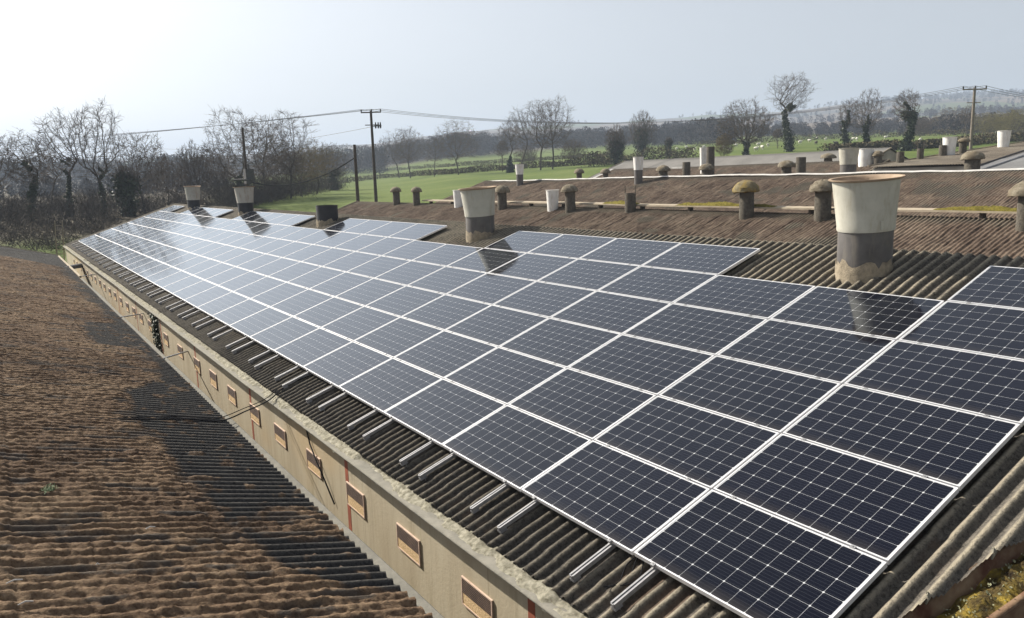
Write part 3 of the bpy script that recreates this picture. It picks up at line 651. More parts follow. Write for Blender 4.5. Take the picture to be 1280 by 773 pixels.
# ------------------------------------------------------------------ fan stacks on the array roof
def stack(P, label, r=.345, hb=.75, hc=.78, r0=.36, r1=.42, pot='white_pot', tilt=0.0, rust=True, cone=True, band='dark_band', flaunch=True, sink=.35, group='flared fan stacks on the roofs', seg=40, tilt_az=0.0):
    t = thing('fan_stack', label, 'fan stack', P, group); seed = random.Random(int(P[1] * 100))
    if flaunch:
        b = MB(); b.lathe([(r + .012, -sink), (r + .014, .13), (r + .010, .19), (r + .005, .24)], seg, rough=.012, rnd=seed)
        b.v = [(x, y, z + (seed.uniform(-.05, .05) + .03 * math.sin(math.atan2(y, x) * 7) if z > .15 else 0)) for x, y, z in b.v]; b.build('base_ring', M['flaunch'], t, True)
    b = MB(); b.lathe([(r, -.1 if flaunch else -sink), (r, hb), (r - .02, hb), (r - .02, .0)], seg); b.build('collar', M[band], t, True)
    if cone:
        T = Matrix.Translation((0, 0, hb)) @ Matrix.Rotation(tilt, 4, Vector((math.cos(tilt_az), math.sin(tilt_az), 0))) @ Matrix.Translation((0, 0, -hb))
        b = MB(); b.lathe([(r0 - .02, hb - .02), (r0, hb - .025), (r0 + .006, hb), (r0 + .004, hb + .04), (r0 + (r1 - r0) * .75, hb + hc * .72), (r1, hb + hc - .03)], seg, tilt=T)
        co = b.build('cone', M[pot], t, True)
        b = MB(); b.lathe([(r1 - .002, hb + hc - .032), (r1 + .045, hb + hc - .012), (r1 + .048, hb + hc + .002), (r1 + .01, hb + hc), (r1 - .02, hb + hc - .03), (r0 - .02, hb + .15), (r0 - .03, hb + .1), (0.02, hb + .1)], seg, tilt=T)
        b.build('rim', M['rust_rim' if rust else pot], co, True)
        if cone == 'lug':
            b = MB(); a = math.radians(243); Mx = Matrix.Rotation(a, 4, 'Z'); b.box((r0 - .01, -.022, hb + .01), (r0 + .03, .022, hb + .12), T @ Mx); b.build('lug', M[pot], co)
    else:
        b = MB(); b.lathe([(0.0, hb - .25), (r - .021, hb - .25)], seg); b.build('damper', M['black_band'], t)
    return t
n1v = NR1
def base1(px, py):
    P = on_plane(px, py, pp(0, 0, ROOF_OFF), NR1); d = ray(px, py); h = np.array([d[0], d[1], 0]); h /= np.linalg.norm(h)
    P = P + h * .33; c = (P - pp(0, 0, ROOF_OFF)) @ UP1
    return np.array([P[0], P[1], pp(0, 0, ROOF_OFF)[2] + (P[0] - pp(0, 0, ROOF_OFF)[0]) * math.tan(SL)])
P = base1(1079, 352); P[2] -= .10
stack(P, 'nearest fan stack, tall off white cone with rusty rim above dark collar', hb=.69, hc=.67, cone='lug', tilt=.07, tilt_az=-1.57)
P = base1(601, 301); P[2] -= .10
stack(P, 'second nearest fan stack, dirty white cone standing in the array notch', hb=.64, hc=.64, tilt=.06, tilt_az=-1.57, pot='white_pot')
P = base1(410, 282); P[2] -= .1
stack(P, 'short dark fan stack without a cone, between two panel groups', r=.37, hb=.74, cone=False, band='black_band')
P = base1(308, 270); P[2] -= .1
stack(P, 'brown stained fan stack near the far end, nearer of the two', hb=.68, hc=.71, pot='brown_pot', band='black_band', r1=.44, tilt=-.03)
P = base1(243, 263); P[2] -= .1
stack(P, 'farthest fan stack on the array roof, brown stained cone', hb=.70, hc=.76, pot='brown_pot', band='black_band', r1=.43, tilt=.05)

# ------------------------------------------------------------------ sheds behind
def far_shed(label, RX, RZ, Y_0, Y_1, hw, mat='roof_back', slope=.3346, cap=None, moss=True, per=6, rows=40, zg=0.0, board=None):
    t = thing('livestock_shed', label, 'shed', (RX, (Y_0 + Y_1) / 2, 0), 'low sheds in parallel rows'); O = np.array([RX, (Y_0 + Y_1) / 2, 0])
    L = hw * math.hypot(1, slope); c, s = hw / L, hw * slope / L
    up = np.array([c, 0, s]); nr = np.array([-s, 0, c]); dn = np.array([c, 0, -s]); nf = np.array([s, 0, c])
    sd_ = int(RX * 7)
    def mf(Y, S):
        if not moss: return np.zeros_like(Y)
        n = fbm(Y * .8, S * .8, sd_, 4); return np.clip(sstep(.25, .42, n + (1 - S / L) * .0) * (1 - sstep(L - .7, L - .2, S + (n - .5) * .8) * .75), 0, 1)
    def hf(Y, S):
        m = mf(Y, S); l = fbm(Y * 6, S * 1.6, sd_ + 3, 3)
        return corr(Y) * (1 - .35 * m) + m * (.075 * (l - .45) + .01) + (fbm(Y * .12, S * .2, sd_ + 5, 2) - .5) * .14 + lap(S, 1.6, .015)
    Y = np.arange(Y_0, Y_1, PITCH / per)
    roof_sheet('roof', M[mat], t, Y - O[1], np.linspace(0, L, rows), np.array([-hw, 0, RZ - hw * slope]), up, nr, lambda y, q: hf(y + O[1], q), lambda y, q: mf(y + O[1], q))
    roof_sheet('far_slope', M[mat], t, np.arange(Y_0, Y_1, PITCH / 3) - O[1], np.linspace(0, L, 8), np.array([0, 0, RZ - .004]), dn, nf, lambda y, q: corr(y), lambda y, q: np.ones_like(y) * moss)
    w = MB(); ez = RZ - hw * slope - .06
    w.box((-hw + .25, Y_0 - O[1] + .1, zg), (-hw + .45, Y_1 - O[1] - .1, ez)); w.box((hw - .45, Y_0 - O[1] + .1, zg), (hw - .25, Y_1 - O[1] - .1, ez))
    for y0 in (Y_0 - O[1] + .1, Y_1 - O[1] - .3): w.prism([(-hw + .45, y0, zg), (hw - .45, y0, zg), (hw - .45, y0, ez), (0, y0, RZ - .12), (-hw + .45, y0, ez)], np.array([0, 0, 0.]), np.array([0, .2, 0]))
    w.build('wall', M['back_wall'], t)
    for yy, nm in ((Y_1 - O[1], 'verge_strip'), (Y_0 - O[1], 'verge_strip')):
        b = MB(); b.tube([(-hw - .02, yy, RZ - hw * slope + .03), (0, yy, RZ + .04)], .05, 6); b.build(nm, M['cap_board'], t)
    if cap:
        yy = np.arange(Y_0, Y_1 + .01, .8); b = MB(); V = []; wv = (fbm(yy * .35, yy * 0, sd_ + 9, 3) - .5) * .16
        for y, wz in zip(yy, wv): V += [(-.15, y - O[1], RZ + .0 + wz), (-.02, y - O[1], RZ + .075 + wz), (.02, y - O[1], RZ + .075 + wz), (.15, y - O[1], RZ + .0 + wz)]
        b.add(V, [(4 * i + k, 4 * i + k + 1, 4 * i + k + 5, 4 * i + k + 4) for i in range(len(yy) - 1) for k in range(3)]); b.build('ridge_cap', M[cap], t)
    def place(px, py):
        return on_plane(px, py, np.array([RX, 0, RZ]), nr)
    return t, place
shed2, on2 = far_shed('second shed back, brown mossy roof with a raised pale ridge board on short posts', 21.0, 4.25, -4, 58.0, 7.0, per=8, rows=60)
O2 = np.array([21.0, 27.0, 0])
YB = np.arange(-4, 47.3, 2.0)
b = MB(); V = []; wz = (fbm(YB * .3, YB * 0 + 2, 77, 3) - .5) * .06
for y, q in zip(YB, wz): V += [(20.80 - 21, y - 27, 4.40 + q), (20.80 - 21, y - 27, 4.46 + q), (21.25 - 21, y - 27, 4.50 + q), (21.25 - 21, y - 27, 4.44 + q)]
b.add(V, [(4 * i + k, 4 * i + (k + 1) % 4, 4 * i + 4 + (k + 1) % 4, 4 * i + 4 + k) for i in range(len(YB) - 1) for k in range(4)])
bo = b.build('ridge_board', M['cap_board'], shed2)
for y in np.arange(-3, 47, 3.0):
    b = MB(); b.box((-.12, y - 27 - .05, 4.1), (.1, y - 27 + .05, 4.45)); b.build('board_post', M['timber_pole'], bo)
rm = random.Random(12)
for (px, py, ln, lab) in ((905, 258, 2.6, 'long cushion of yellow green moss on the pale ridge board'), (776, 255, 1.2, 'short cushion of yellow moss on the ridge board near the uncapped pipe'), (1235, 261, 1.6, 'yellow moss tuft on the ridge board at the right edge')):
    P = at_x(px, py, 21.0); P[2] = 4.47; n_ = 60; V = []
    Yg, Xg = np.meshgrid(np.linspace(-ln, ln, n_), np.linspace(-.2, .2, 9), indexing='ij')
    env = np.clip(1 - (Yg / ln) ** 2, 0, 1) * np.clip(1 - (Xg / .2) ** 2, 0, 1); Zg = env ** .4 * (.02 + .24 * fbm(Yg * 3 + px, Xg * 6, 7, 4)) - .01
    I = np.arange(Yg.size).reshape(Yg.shape); F = np.stack([I[:-1, :-1], I[1:, :-1], I[1:, 1:], I[:-1, 1:]], -1).reshape(-1, 4)[:, ::-1]
    o = link('moss_cushion', mesh_np('moss_cushion', np.stack([Xg, Yg, Zg], -1).reshape(-1, 3), F, M['ymoss'], True)); o.location = P; tag(o, lab, 'moss', 'moss cushions on the ridge board')
shed3, on3 = far_shed('third shed back, reddish mossy roof under a white ridge capping', 33.0, 5.55, -2, 57.2, 6.0, cap='white_cap', per=6, rows=50)
shed4, on4 = far_shed('fourth shed back, short dark brown roof with a pale far verge', 45.0, 6.25, 26.4, 53.5, 6.0, per=5, rows=30, zg=.5)
b = MB(); b.prism([(-4.6, 53.62 - 39.95, 6.25 - 4.6 * .3346 + .06), (0, 53.62 - 39.95, 6.31), (0, 53.62 - 39.95, 6.02), (-4.6, 53.62 - 39.95, 4.4)], np.array([0, 0, 0.]), np.array([0, .35, 0])); b.build('pale_barge', M['metal_roof'], shed4)
b = MB()
for y in (44.5, 45.85): b.box((-.35, y - 39.95, 6.12), (-.05, y + 1.3 - 39.95, 6.30))
b.build('ridge_cap', M['white_cap'], shed4)
shed5, on5 = far_shed('wide shed with a smooth pale grey roof beyond the dark one', 58.0, 7.28, 34.0, 66.5, 9.0, mat='grey_roof', moss=False, per=3, rows=12, zg=1)
# two shallow roofs at the right
def mono(label, X_0, X_1, Y_0, Y_1, zfun, mat, ridge_mat, moss, ribs=False):
    t = thing('farm_building', label, 'building', (X_0, Y_0, 0)); O = np.array([X_0, Y_0, 0])
    k = (zfun(X_1) - zfun(X_0)) / (X_1 - X_0); L = math.hypot(X_1 - X_0, zfun(X_1) - zfun(X_0)); c, s = (X_1 - X_0) / L, (zfun(X_1) - zfun(X_0)) / L
    roof_sheet('roof', M[mat], t, np.arange(0, Y_1 - Y_0, PITCH / 5), np.linspace(0, L, 30), np.array([0, 0, zfun(X_0)]), np.array([c, 0, s]), np.array([-s, 0, c]),
               lambda Y, S: corr(Y) + (fbm(Y * .3, S * .3, 91, 3) - .5) * .08, lambda Y, S: sstep(.3, .55, fbm(Y * .5, S * .4, 92, 3)) * moss)
    w = MB(); w.prism([(0.2, .1, .5), (X_1 - X_0 - .2, .1, .5), (X_1 - X_0 - .2, .1, zfun(X_1) - .12), (.2, .1, zfun(X_0) - .12)], np.array([0, 0, 0.]), np.array([0, Y_1 - Y_0 - .25, 0])); w.build('wall', M['back_wall'], t)
    b = MB(); b.tube([(-.05, Y_1 - Y_0, zfun(X_0) + .05), (X_1 - X_0, Y_1 - Y_0, zfun(X_1) + .05)], .05, 6); b.build('verge_strip', M[ridge_mat], t)
    if ribs:
        b = MB()
        for q in np.linspace(0.8, Y_1 - Y_0 - .8, 6): b.tube([(0, q, zfun(X_0) + .06), (X_1 - X_0, q, zfun(X_1) + .06)], .05, 6)
        b.build('roof_rib', M['galv'], t)
    return t
M['tan_roof'] = roof_material('tan_sheet', (0.14, 0.12, 0.098), (0.23, 0.20, 0.16), (0.26, 0.23, 0.18), MOSS_RED, 4)
Z6 = lambda x: 5.86 + .0725 * (x - 39.5)
mono('broad low building on the right with a shallow tan brown roof', 39.5, 64, 17.4, 24.4, Z6, 'tan_roof', 'cap_board', .4)
mono('low building with a pale grey sheet roof at the right edge', 34.6, 47, 6.0, 16.6, lambda x: 5.46 + .1495 * (x - 34.6), 'metal_roof', 'dark_pipe', 0, True)

# ------------------------------------------------------------------ mushroom vents, pots and pipes on the back roofs
def cowl_vent(P, label, rp_, rc, h, cap=True, mat='cowl', sink=.6, squash=.9, prongs=False):
    name = 'mushroom_vent' if cap else 'open_pipe'; t = thing(name, label, 'roof vent' if cap else 'pipe', P, 'mushroom capped roof vents' if cap else None)
    rn = random.Random(int(P[1] * 31)); b = MB(); b.lathe([(rp_ * 1.02, -sink), (rp_, 0), (rp_ * .97, h), (rp_ * .82, h), (rp_ * .82, h - .3), (.01, h - .3)], 20, rough=.012, rnd=rn); b.build('pipe', M['cowl_pipe'], t, True)
    if cap:
        hz = rc * squash
        b = MB(); pr = [(rp_ * .6, h + .01), (rc * .9, h - .03), (rc, h - .01)] + [(rc * math.cos(a), h + hz * math.sin(a)) for a in np.linspace(.12, 1.5, 8)] + [(.01, h + hz)]
        b.lathe(pr, 22, rough=.045, rnd=rn, tilt=Matrix.Rotation(rn.uniform(-.06, .06), 4, 'X')); b.build('cap', M[mat], t, True)
        for a in (0.4, 2.5, 4.6):
            b = MB(); b.tube([(rp_ * .9 * math.cos(a), rp_ * .9 * math.sin(a), h - .12), (rp_ * .9 * math.cos(a), rp_ * .9 * math.sin(a), h + .05)], .012, 5); b.build('strut', M['cowl_pipe'], t)
    if prongs:
        for a in (2.2, 5.3):
            b = MB(); b.tube([(rp_ * .9 * math.cos(a), rp_ * .9 * math.sin(a), h - .1), (rp_ * .95 * math.cos(a), rp_ * .95 * math.sin(a), h + .36)], .02, 5); b.build('bracket', M['cowl_pipe'], t)
    return t
def vent_px(P, px_w_pipe, px_w_cap, ybase, ytop, label, **kw):
    m = mpp(P); hpx = (ybase - ytop) * m; rc = px_w_cap * m / 2; sq = kw.pop('squash', .85)
    h = hpx - (rc * sq if kw.get('cap', True) else 0)
    return cowl_vent(P, label, px_w_pipe * m / 2, rc, h, squash=sq, **kw)
def pot_px(P, w0, w1, ybase, ytop, label, mat='bright_pot', band=None, bandfrac=.5):
    m = mpp(P); h = (ybase - ytop) * m; t = thing('roof_pot', label, 'vent pot', P, 'pale tapered pots on the back roofs')
    r0, r1 = w0 * m / 2, w1 * m / 2; z = h * bandfrac if band else -.5
    if band: b = MB(); b.lathe([(r0 * .96, -.6), (r0 * .96, z + .03), (r0 * .8, z + .03)], 24); b.build('collar', M[band], t, True)
    b = MB(); b.lathe([(r0, z), (r0 + (r1 - r0) * .6, z + (h - z) * .6), (r1, h - .02)], 24); c = b.build('cone', M[mat], t, True)
    b = MB(); b.lathe([(r1, h - .03), (r1 * 1.08, h - .01), (r1 * 1.06, h), (r1 * .92, h - .02), (r0 * .85, h - .35), (.01, h - .35)], 24); b.build('rim', M[mat], c, True)
    return t
vent_px(on2(933, 271), 18, 33, 271, 226, 'mushroom vent with yellow lichen on its cap, second shed back', mat='cowl_yellow')
vent_px(on2(1028, 274), 20, 33, 274, 225, 'grey mushroom vent just left of the nearest fan stack')
vent_px(on2(1282, 287), 22, 40, 287, 227, 'mushroom vent cut off by the right edge of the photo')
vent_px(on2(713, 265), 13, 22, 265, 231, 'mushroom vent right of a white pot, its cap grey', squash=.8)
vent_px(on2(628, 262), 12, 20, 262, 232, 'mushroom vent just right of the second nearest fan stack')
vent_px(on2(521, 257), 9, 14, 257, 234, 'thin mushroom vent near the far verge, right of a pair')
vent_px(on2(496, 256), 9, 14, 256, 234, 'thin mushroom vent near the far verge, left of a pair')
vent_px(on2(788, 265), 14, 0, 265, 242, 'uncapped dark pipe with two upright brackets', cap=False, prongs=True)
pot_px(on2(691, 263), 12, 16, 263, 238, 'small white pot beside a mushroom vent, second shed back')
pot_px(on2(574, 259), 11, 14, 259, 238, 'small white pot half hidden behind the second fan stack')
pot_px(on3(798, 229), 11, 13, 229, 197, 'tall pot, white above and dark below, near the white ridge', band='dark_band', mat='bright_pot')
pot_px(on3(650, 231), 9, 11, 231, 206, 'tall two-tone pot at the far end of the white ridge', band='dark_band')
def behind3(px, py, X=34.0): P = at_x(px, py, X); return P
vent_px(behind3(724, 222), 7, 13, 222, 211, 'far left small mushroom vent poking over the white ridge')
vent_px(behind3(757, 222), 7, 13, 222, 211, 'small mushroom vent poking over the white ridge, right of the leftmost one')
vent_px(behind3(829, 220), 11, 18, 220, 207, 'squat mushroom vent behind the white ridge, left of a bare pipe', squash=.75)
vent_px(at_x(858, 213, 40), 10, 0, 213, 203, 'stubby bare pipe on the dark roof beside a white sheet', cap=False)
vent_px(behind3(883, 219), 12, 19, 219, 205, 'squat mushroom vent in front of the dark and white pipes', squash=.75)
vent_px(behind3(983, 216), 12, 22, 216, 201, 'wide mushroom vent on the dark roof left of a bare pipe', squash=.7)
vent_px(at_x(1001, 211, 40), 12, 0, 211, 197, 'bare grey pipe on the dark roof right of a wide mushroom', cap=False)
vent_px(at_x(1035, 203, 50), 10, 19, 206, 195, 'low mushroom vent at the foot of the smooth grey roof', squash=.6)
vent_px(behind3(1215, 212, 34.4), 18, 27, 214, 191, 'large dark mushroom vent over the ridge in front of the tan roof', squash=.75)
pot_px(at_x(879, 209, 42), 7, 9, 209, 185, 'slim white pipe standing against a dark pipe')
P = at_x(888, 211, 41.5); vent_px(P, 10, 0, 211, 184, 'dark tall pipe standing against a slim white pipe', cap=False)
pot_px(at_x(1060, 216, 41), 20, 24, 216, 186, 'large pale pot with dark collar above the nearest fan stack', band='dark_band', bandfrac=.33, mat='white_pot')
pot_px(at_x(1082, 204, 44), 16, 19, 204, 186, 'white pot just right of the large collared pot')
vent_px(at_x(1097, 208, 44), 10, 14, 208, 189, 'mushroom vent just right of the white pot pair')
def on6(px, py): return on_plane(px, py, np.array([39.5, 0, Z6(39.5)]), np.array([-.0723, 0, .9974]))
vent_px(on6(1125, 204), 9, 0, 204, 190, 'leftmost bare pipe on the tan roof', cap=False)
vent_px(on6(1150, 199), 8, 0, 199, 186, 'bare pipe with brackets on the tan roof, second from left', cap=False, prongs=True)
vent_px(on6(1178, 195), 9, 0, 195, 182, 'bare pipe in front of a white pot on the tan roof', cap=False)
pot_px(on6(1186, 194), 12, 16, 194, 172, 'white pot behind a bare pipe on the tan roof')
vent_px(on6(1203, 192), 9, 14, 192, 173, 'mushroom vent on the tan roof beside the pale utility pole', squash=.6)
pot_px(on6(1254, 184), 11, 15, 184, 164, 'white pot on the tan roof, rightmost in the photo')

# ------------------------------------------------------------------ poles and lines
def pole(px, ytop, r, h_below, rad, mat, label, arm=None, gear=False, dirv=(1, 0, 0)):
    T = at_r(px, ytop, r); z0 = gz(T[0], T[1]); t = thing('utility_pole', label, 'utility pole', (T[0], T[1], z0), 'utility poles'); H = T[2] - z0
    b = MB(); b.tube([(0, 0, -.5), (0, 0, H)], [rad * 1.25, rad * .85], 12); b.build('post', M[mat], t, True)
    d = np.array(dirv, float); d /= np.linalg.norm(d)
    if arm:
        b = MB(); b.tube([d * -arm + (0, 0, H - .15), d * arm + (0, 0, H - .15)], .07, 6); a = b.build('crossarm', M[mat], t)
        for s in (-.95, 0.05, .95):
            b = MB(); q = d * arm * s; b.tube([q + (0, 0, H - .1), q + (0, 0, H + .06), q + (0, 0, H + .2)], [.05, .09, .05], 8); b.build('insulator', M['dark_pipe'], a)
        b = MB(); b.tube([d * -.75 + (0, 0, H - 1.55), d * .75 + (0, 0, H - 1.55)], .05, 6); b.build('lower_arm', M[mat], t)
    if gear:
        e = np.array([WC[0][0], WC[0][1], 0.]); b = MB()
        for s in (.45, .75, 1.0): q = e * s; b.tube([q + (0, 0, H - 1.95), q + (0, 0, H - 1.7), q + (0, 0, H - 1.25)], [.07, .12, .05], 8)
        b.tube([e * .1 + (0, 0, H - 1.7), e * 1.05 + (0, 0, H - 1.6)], .05, 6); b.build('fuse_gear', M['dark_pipe'], t)
    return t, T
line_dir = np.array([-.35, 1, 0])
pA, TA = pole(463.5, 139, 92, 0, .16, 'timber_pole', 'tall dark pole with crossarm and switch gear at mid left', 1.15, True, (WC[0][0], WC[0][1], 0))
pB, TB = pole(443, 181, 74, 0, .15, 'timber_pole', 'shorter plain dark pole just left of the tall one')
pC, TC = pole(303, 160, 84, 0, .13, 'timber_pole', 'dark pole among the bare trees behind the second farthest fan stack')
pD, TD = pole(1218.5, 110, 100, 0, .15, 'grey_pole', 'pale pole with crossarm rising behind the tan roof', 1.3, False, (WC[0][0], WC[0][1], 0))
e = np.array([WC[0][0], WC[0][1], 0.])
b = MB(); Hc = at_r(311, 216, 83.5) - np.array([TC[0], TC[1], gz(TC[0], TC[1])]); b.box(tuple(Hc - (.42, .4, 1.1)), tuple(Hc + (.42, .4, .35))); b.tube([Hc + (0, 0, .35), Hc + (0, 0, .8)], .12, 8); b.build('transformer', M['dark_pipe'], pC)
b = MB(); q = at_r(303, 225, 83.2) - np.array([TC[0], TC[1], gz(TC[0], TC[1])]); b.tube([q - e * .9, q + e * .9], .12, 6); b.build('bracket', M['dark_pipe'], pC)
def wire(A, B, sag, label, rad=.022, mat='wire', group='overhead lines', n=24):
    P = [A + (B - A) * s - np.array([0, 0, 4 * sag * s * (1 - s)]) for s in np.linspace(0, 1, n)]
    b = MB(); b.tube(P, rad, 5); return tag(b.build('overhead_line', M[mat]), label, 'power line', group)
zt = np.array([0, 0, .2])
LFT = at_r(-60, 181, 140)
names = ('front', 'middle', 'rear')
for k, s in enumerate((-1.1, 0.05, 1.1)):
    wire(TA + e * s + zt, LFT + e * s * 1.0 + np.array([0, 0, (k - 1) * .25]), .5, 'overhead line running left from the tall dark pole, %s of three' % names[k])
    wire(TA + e * s + zt, TD + e * s + zt, 2.6, 'overhead line spanning from the tall dark pole to the pale pole, %s of three' % names[k])
    wire(TD + e * s + zt, at_r(1420, 122, 150) + e * s, 1.0, 'overhead line running right from the pale pole, %s of three' % names[k])
wire(TA + np.array([0, 0, -1.75]), at_r(200, 186, 170), 1.0, 'faint lower line running left from the tall dark pole')
wire(at_r(444, 197, 74), at_r(306, 226, 84), 1.3, 'dark sagging cable between the plain pole and the pole in the trees', .05, 'cable')

# ------------------------------------------------------------------ bare trees
def seg_mesh(segs, nside, name, m):
    A = np.array([s[0] for s in segs], float); B = np.array([s[1] for s in segs], float); ra = np.array([s[2] for s in segs]); rb = np.array([s[3] for s in segs])
    D = B - A; D /= (np.linalg.norm(D, axis=1, keepdims=True) + 1e-9)
    ref = np.where(np.abs(D[:, 2:3]) < .9, np.array([[0, 0, 1.]]), np.array([[1., 0, 0]])); U = np.cross(D, ref); U /= np.linalg.norm(U, axis=1, keepdims=True); W_ = np.cross(D, U)
    ang = 2 * np.pi * np.arange(nside) / nside; ring = np.cos(ang)[None, :, None] * U[:, None] + np.sin(ang)[None, :, None] * W_[:, None]
    V = np.concatenate([A[:, None] + ring * ra[:, None, None], B[:, None] + ring * rb[:, None, None]], 1).reshape(-1, 3)
    k = np.arange(nside); kn = (k + 1) % nside; base = (np.arange(len(segs)) * 2 * nside)[:, None]
    F = np.stack([base + k, base + kn, base + nside + kn, base + nside + k], -1).reshape(-1, 4)
    return mesh_np(name, V, F, m, True)
def leaf_mesh(ctrs, size, name, m, rn, flat=0.0):
    n = len(ctrs); c = np.array(ctrs); a = rn.normal(size=(n, 3)); a[:, 2] += flat; a /= np.linalg.norm(a, axis=1, keepdims=True)
    t = np.cross(a, rn.normal(size=(n, 3))); t /= np.linalg.norm(t, axis=1, keepdims=True); w_ = np.cross(a, t)
    s = size * rn.uniform(.6, 1.3, (n, 1)); V = np.stack([c - t * s, c - w_ * s * .6, c + t * s, c + w_ * s * .6], 1).reshape(-1, 3)
    return mesh_np(name, V, np.arange(4 * n).reshape(n, 4), m)
STYLE = dict(ash=(.64, .36, .20, .30, .06, .30, .0120, 3), oak=(.57, .43, .46, .16, .30, .06, .0200, 5), tall=(.68, .32, .16, .40, .08, .28, .0105, 1),
             round=(.61, .39, .27, .27, .08, .20, .0110, 2), pole=(.74, .26, .22, .50, .12, .16, .0125, 1), bush=(.52, .48, .42, .03, .14, .12, .0110, 7))
def gen_tree(seed, style):
    """space colonisation: limbs grow towards points filling the crown; unit tree of height about 1"""
    cz, rz, rx, th, gn, trop, tr, stems = STYLE[style]; rn = np.random.default_rng(seed); D = .020
    n = 1500; A = rn.normal(size=(n * 3, 3)); A /= np.linalg.norm(A, axis=1, keepdims=True); lob = .72 + .5 * vnoise(A[:, 0] * 2.2 + 9, A[:, 2] * 2.2 + A[:, 1] * 3, seed)
    A = A * (rn.random((n * 3, 1)) ** .42) * lob[:, None]; A = A * np.array([rx, rx, rz]) + np.array([0, 0, cz]); A = A[A[:, 2] > th * .8][:n]
    N = [np.zeros(3)]; par = [-1]; p = np.zeros(3); d = np.array([rn.normal() * .06, rn.normal() * .06, 1])
    while p[2] < th:
        d = d + rn.normal(size=3) * np.array([.10, .10, 0]) * (gn + .3); d /= np.linalg.norm(d); p = p + d * D; par.append(len(N) - 1); N.append(p)
    base = len(N) - 1
    for k in range(stems):
        a = k * 6.283 / stems + rn.uniform(-.4, .4); q = N[base]; e = np.array([math.cos(a), math.sin(a), rn.uniform(1.4, 3.2)]) * np.array([rx / .3, rx / .3, 1]); e /= np.linalg.norm(e); pi = base
        for i in range(int(rn.uniform(5, 9))):
            e = e + rn.normal(size=3) * .12 * (1 + gn * 2); e /= np.linalg.norm(e); q = q + e * D; par.append(pi); N.append(q); pi = len(N) - 1
    N = [np.array(x) for x in N]; near = np.zeros(len(A), int); dist = np.full(len(A), 1e9); alive = np.ones(len(A), bool); new0 = 0
    for it in range(70):
        B = np.array(N[new0:]); al = np.nonzero(alive)[0]
        if not len(B) or not len(al): break
        dd = np.linalg.norm(A[al][:, None] - B[None], axis=2); k = dd.argmin(1); m_ = dd[np.arange(len(al)), k]; upd = m_ < dist[al]
        dist[al[upd]] = m_[upd]; near[al[upd]] = k[upd] + new0; alive[dist < .046] = False; al = np.nonzero(alive & (dist < .34))[0]
        new0 = len(N)
        if not len(al): break
        NA = np.array(N); v = A[al] - NA[near[al]]; v /= np.linalg.norm(v, axis=1, keepdims=True); acc = np.zeros((len(NA), 3)); np.add.at(acc, near[al], v)
        for i in np.unique(near[al]):
            g = acc[i] / (np.linalg.norm(acc[i]) + 1e-9) + rn.normal(size=3) * (.10 + gn * .8) * (1 if it < 30 else .5) + np.array([0, 0, trop]); g /= np.linalg.norm(g); N.append(NA[i] + g * D); par.append(int(i))
    N = np.array(N); par = np.array(par); rad = np.full(len(N), .0); w_ = np.zeros(len(N)); kids = np.bincount(par[1:], minlength=len(N))
    for i in range(len(N) - 1, 0, -1):
        if w_[i] == 0: w_[i] = 1
        w_[par[i]] += w_[i]
    w_[w_ == 0] = 1; rad = tr * (w_ / w_[0]) ** .48
    segs = []
    for i in range(1, len(N)):
        segs.append((1 if rad[i] > .0026 else 5, N[par[i]], N[i], min(rad[par[i]], rad[i] * 1.5), rad[i]))
    for i in np.nonzero((rad < .0026) & (N[:, 2] > th))[0]:
        dv = N[i] - N[par[i]]; dv /= np.linalg.norm(dv) + 1e-9
        for k in range(6 if kids[i] == 0 else 2):
            e = dv + rn.normal(size=3) * .62 + np.array([0, 0, trop * 1.5]); e /= np.linalg.norm(e); L = rn.uniform(.022, .058); q = N[i] + e * L; segs.append((6, N[i], q, .0008, .0006))
            if rn.random() < .6:
                e2 = e + rn.normal(size=3) * .5; e2 /= np.linalg.norm(e2); segs.append((6, q - e * L * .4, q + e2 * L * .7, .0007, .0005))
    if style == 'pole':
        for k in range(120):
            i = rn.integers(2, max(3, base)); e = rn.normal(size=3) + np.array([0, 0, .4]); e /= np.linalg.norm(e); segs.append((6, N[i], N[i] + e * rn.uniform(.03, .09), .0012, .0006))
    E_ = np.array([s_[2] for s_ in segs]); return segs, E_[:, 2].max(), np.percentile(np.abs(E_[:, :2]), 98, axis=0).max() * 2
PROTO = {}
def proto(seed, style):
    if (seed, style) not in PROTO: PROTO[(seed, style)] = gen_tree(seed, style)
    return PROTO[(seed, style)]
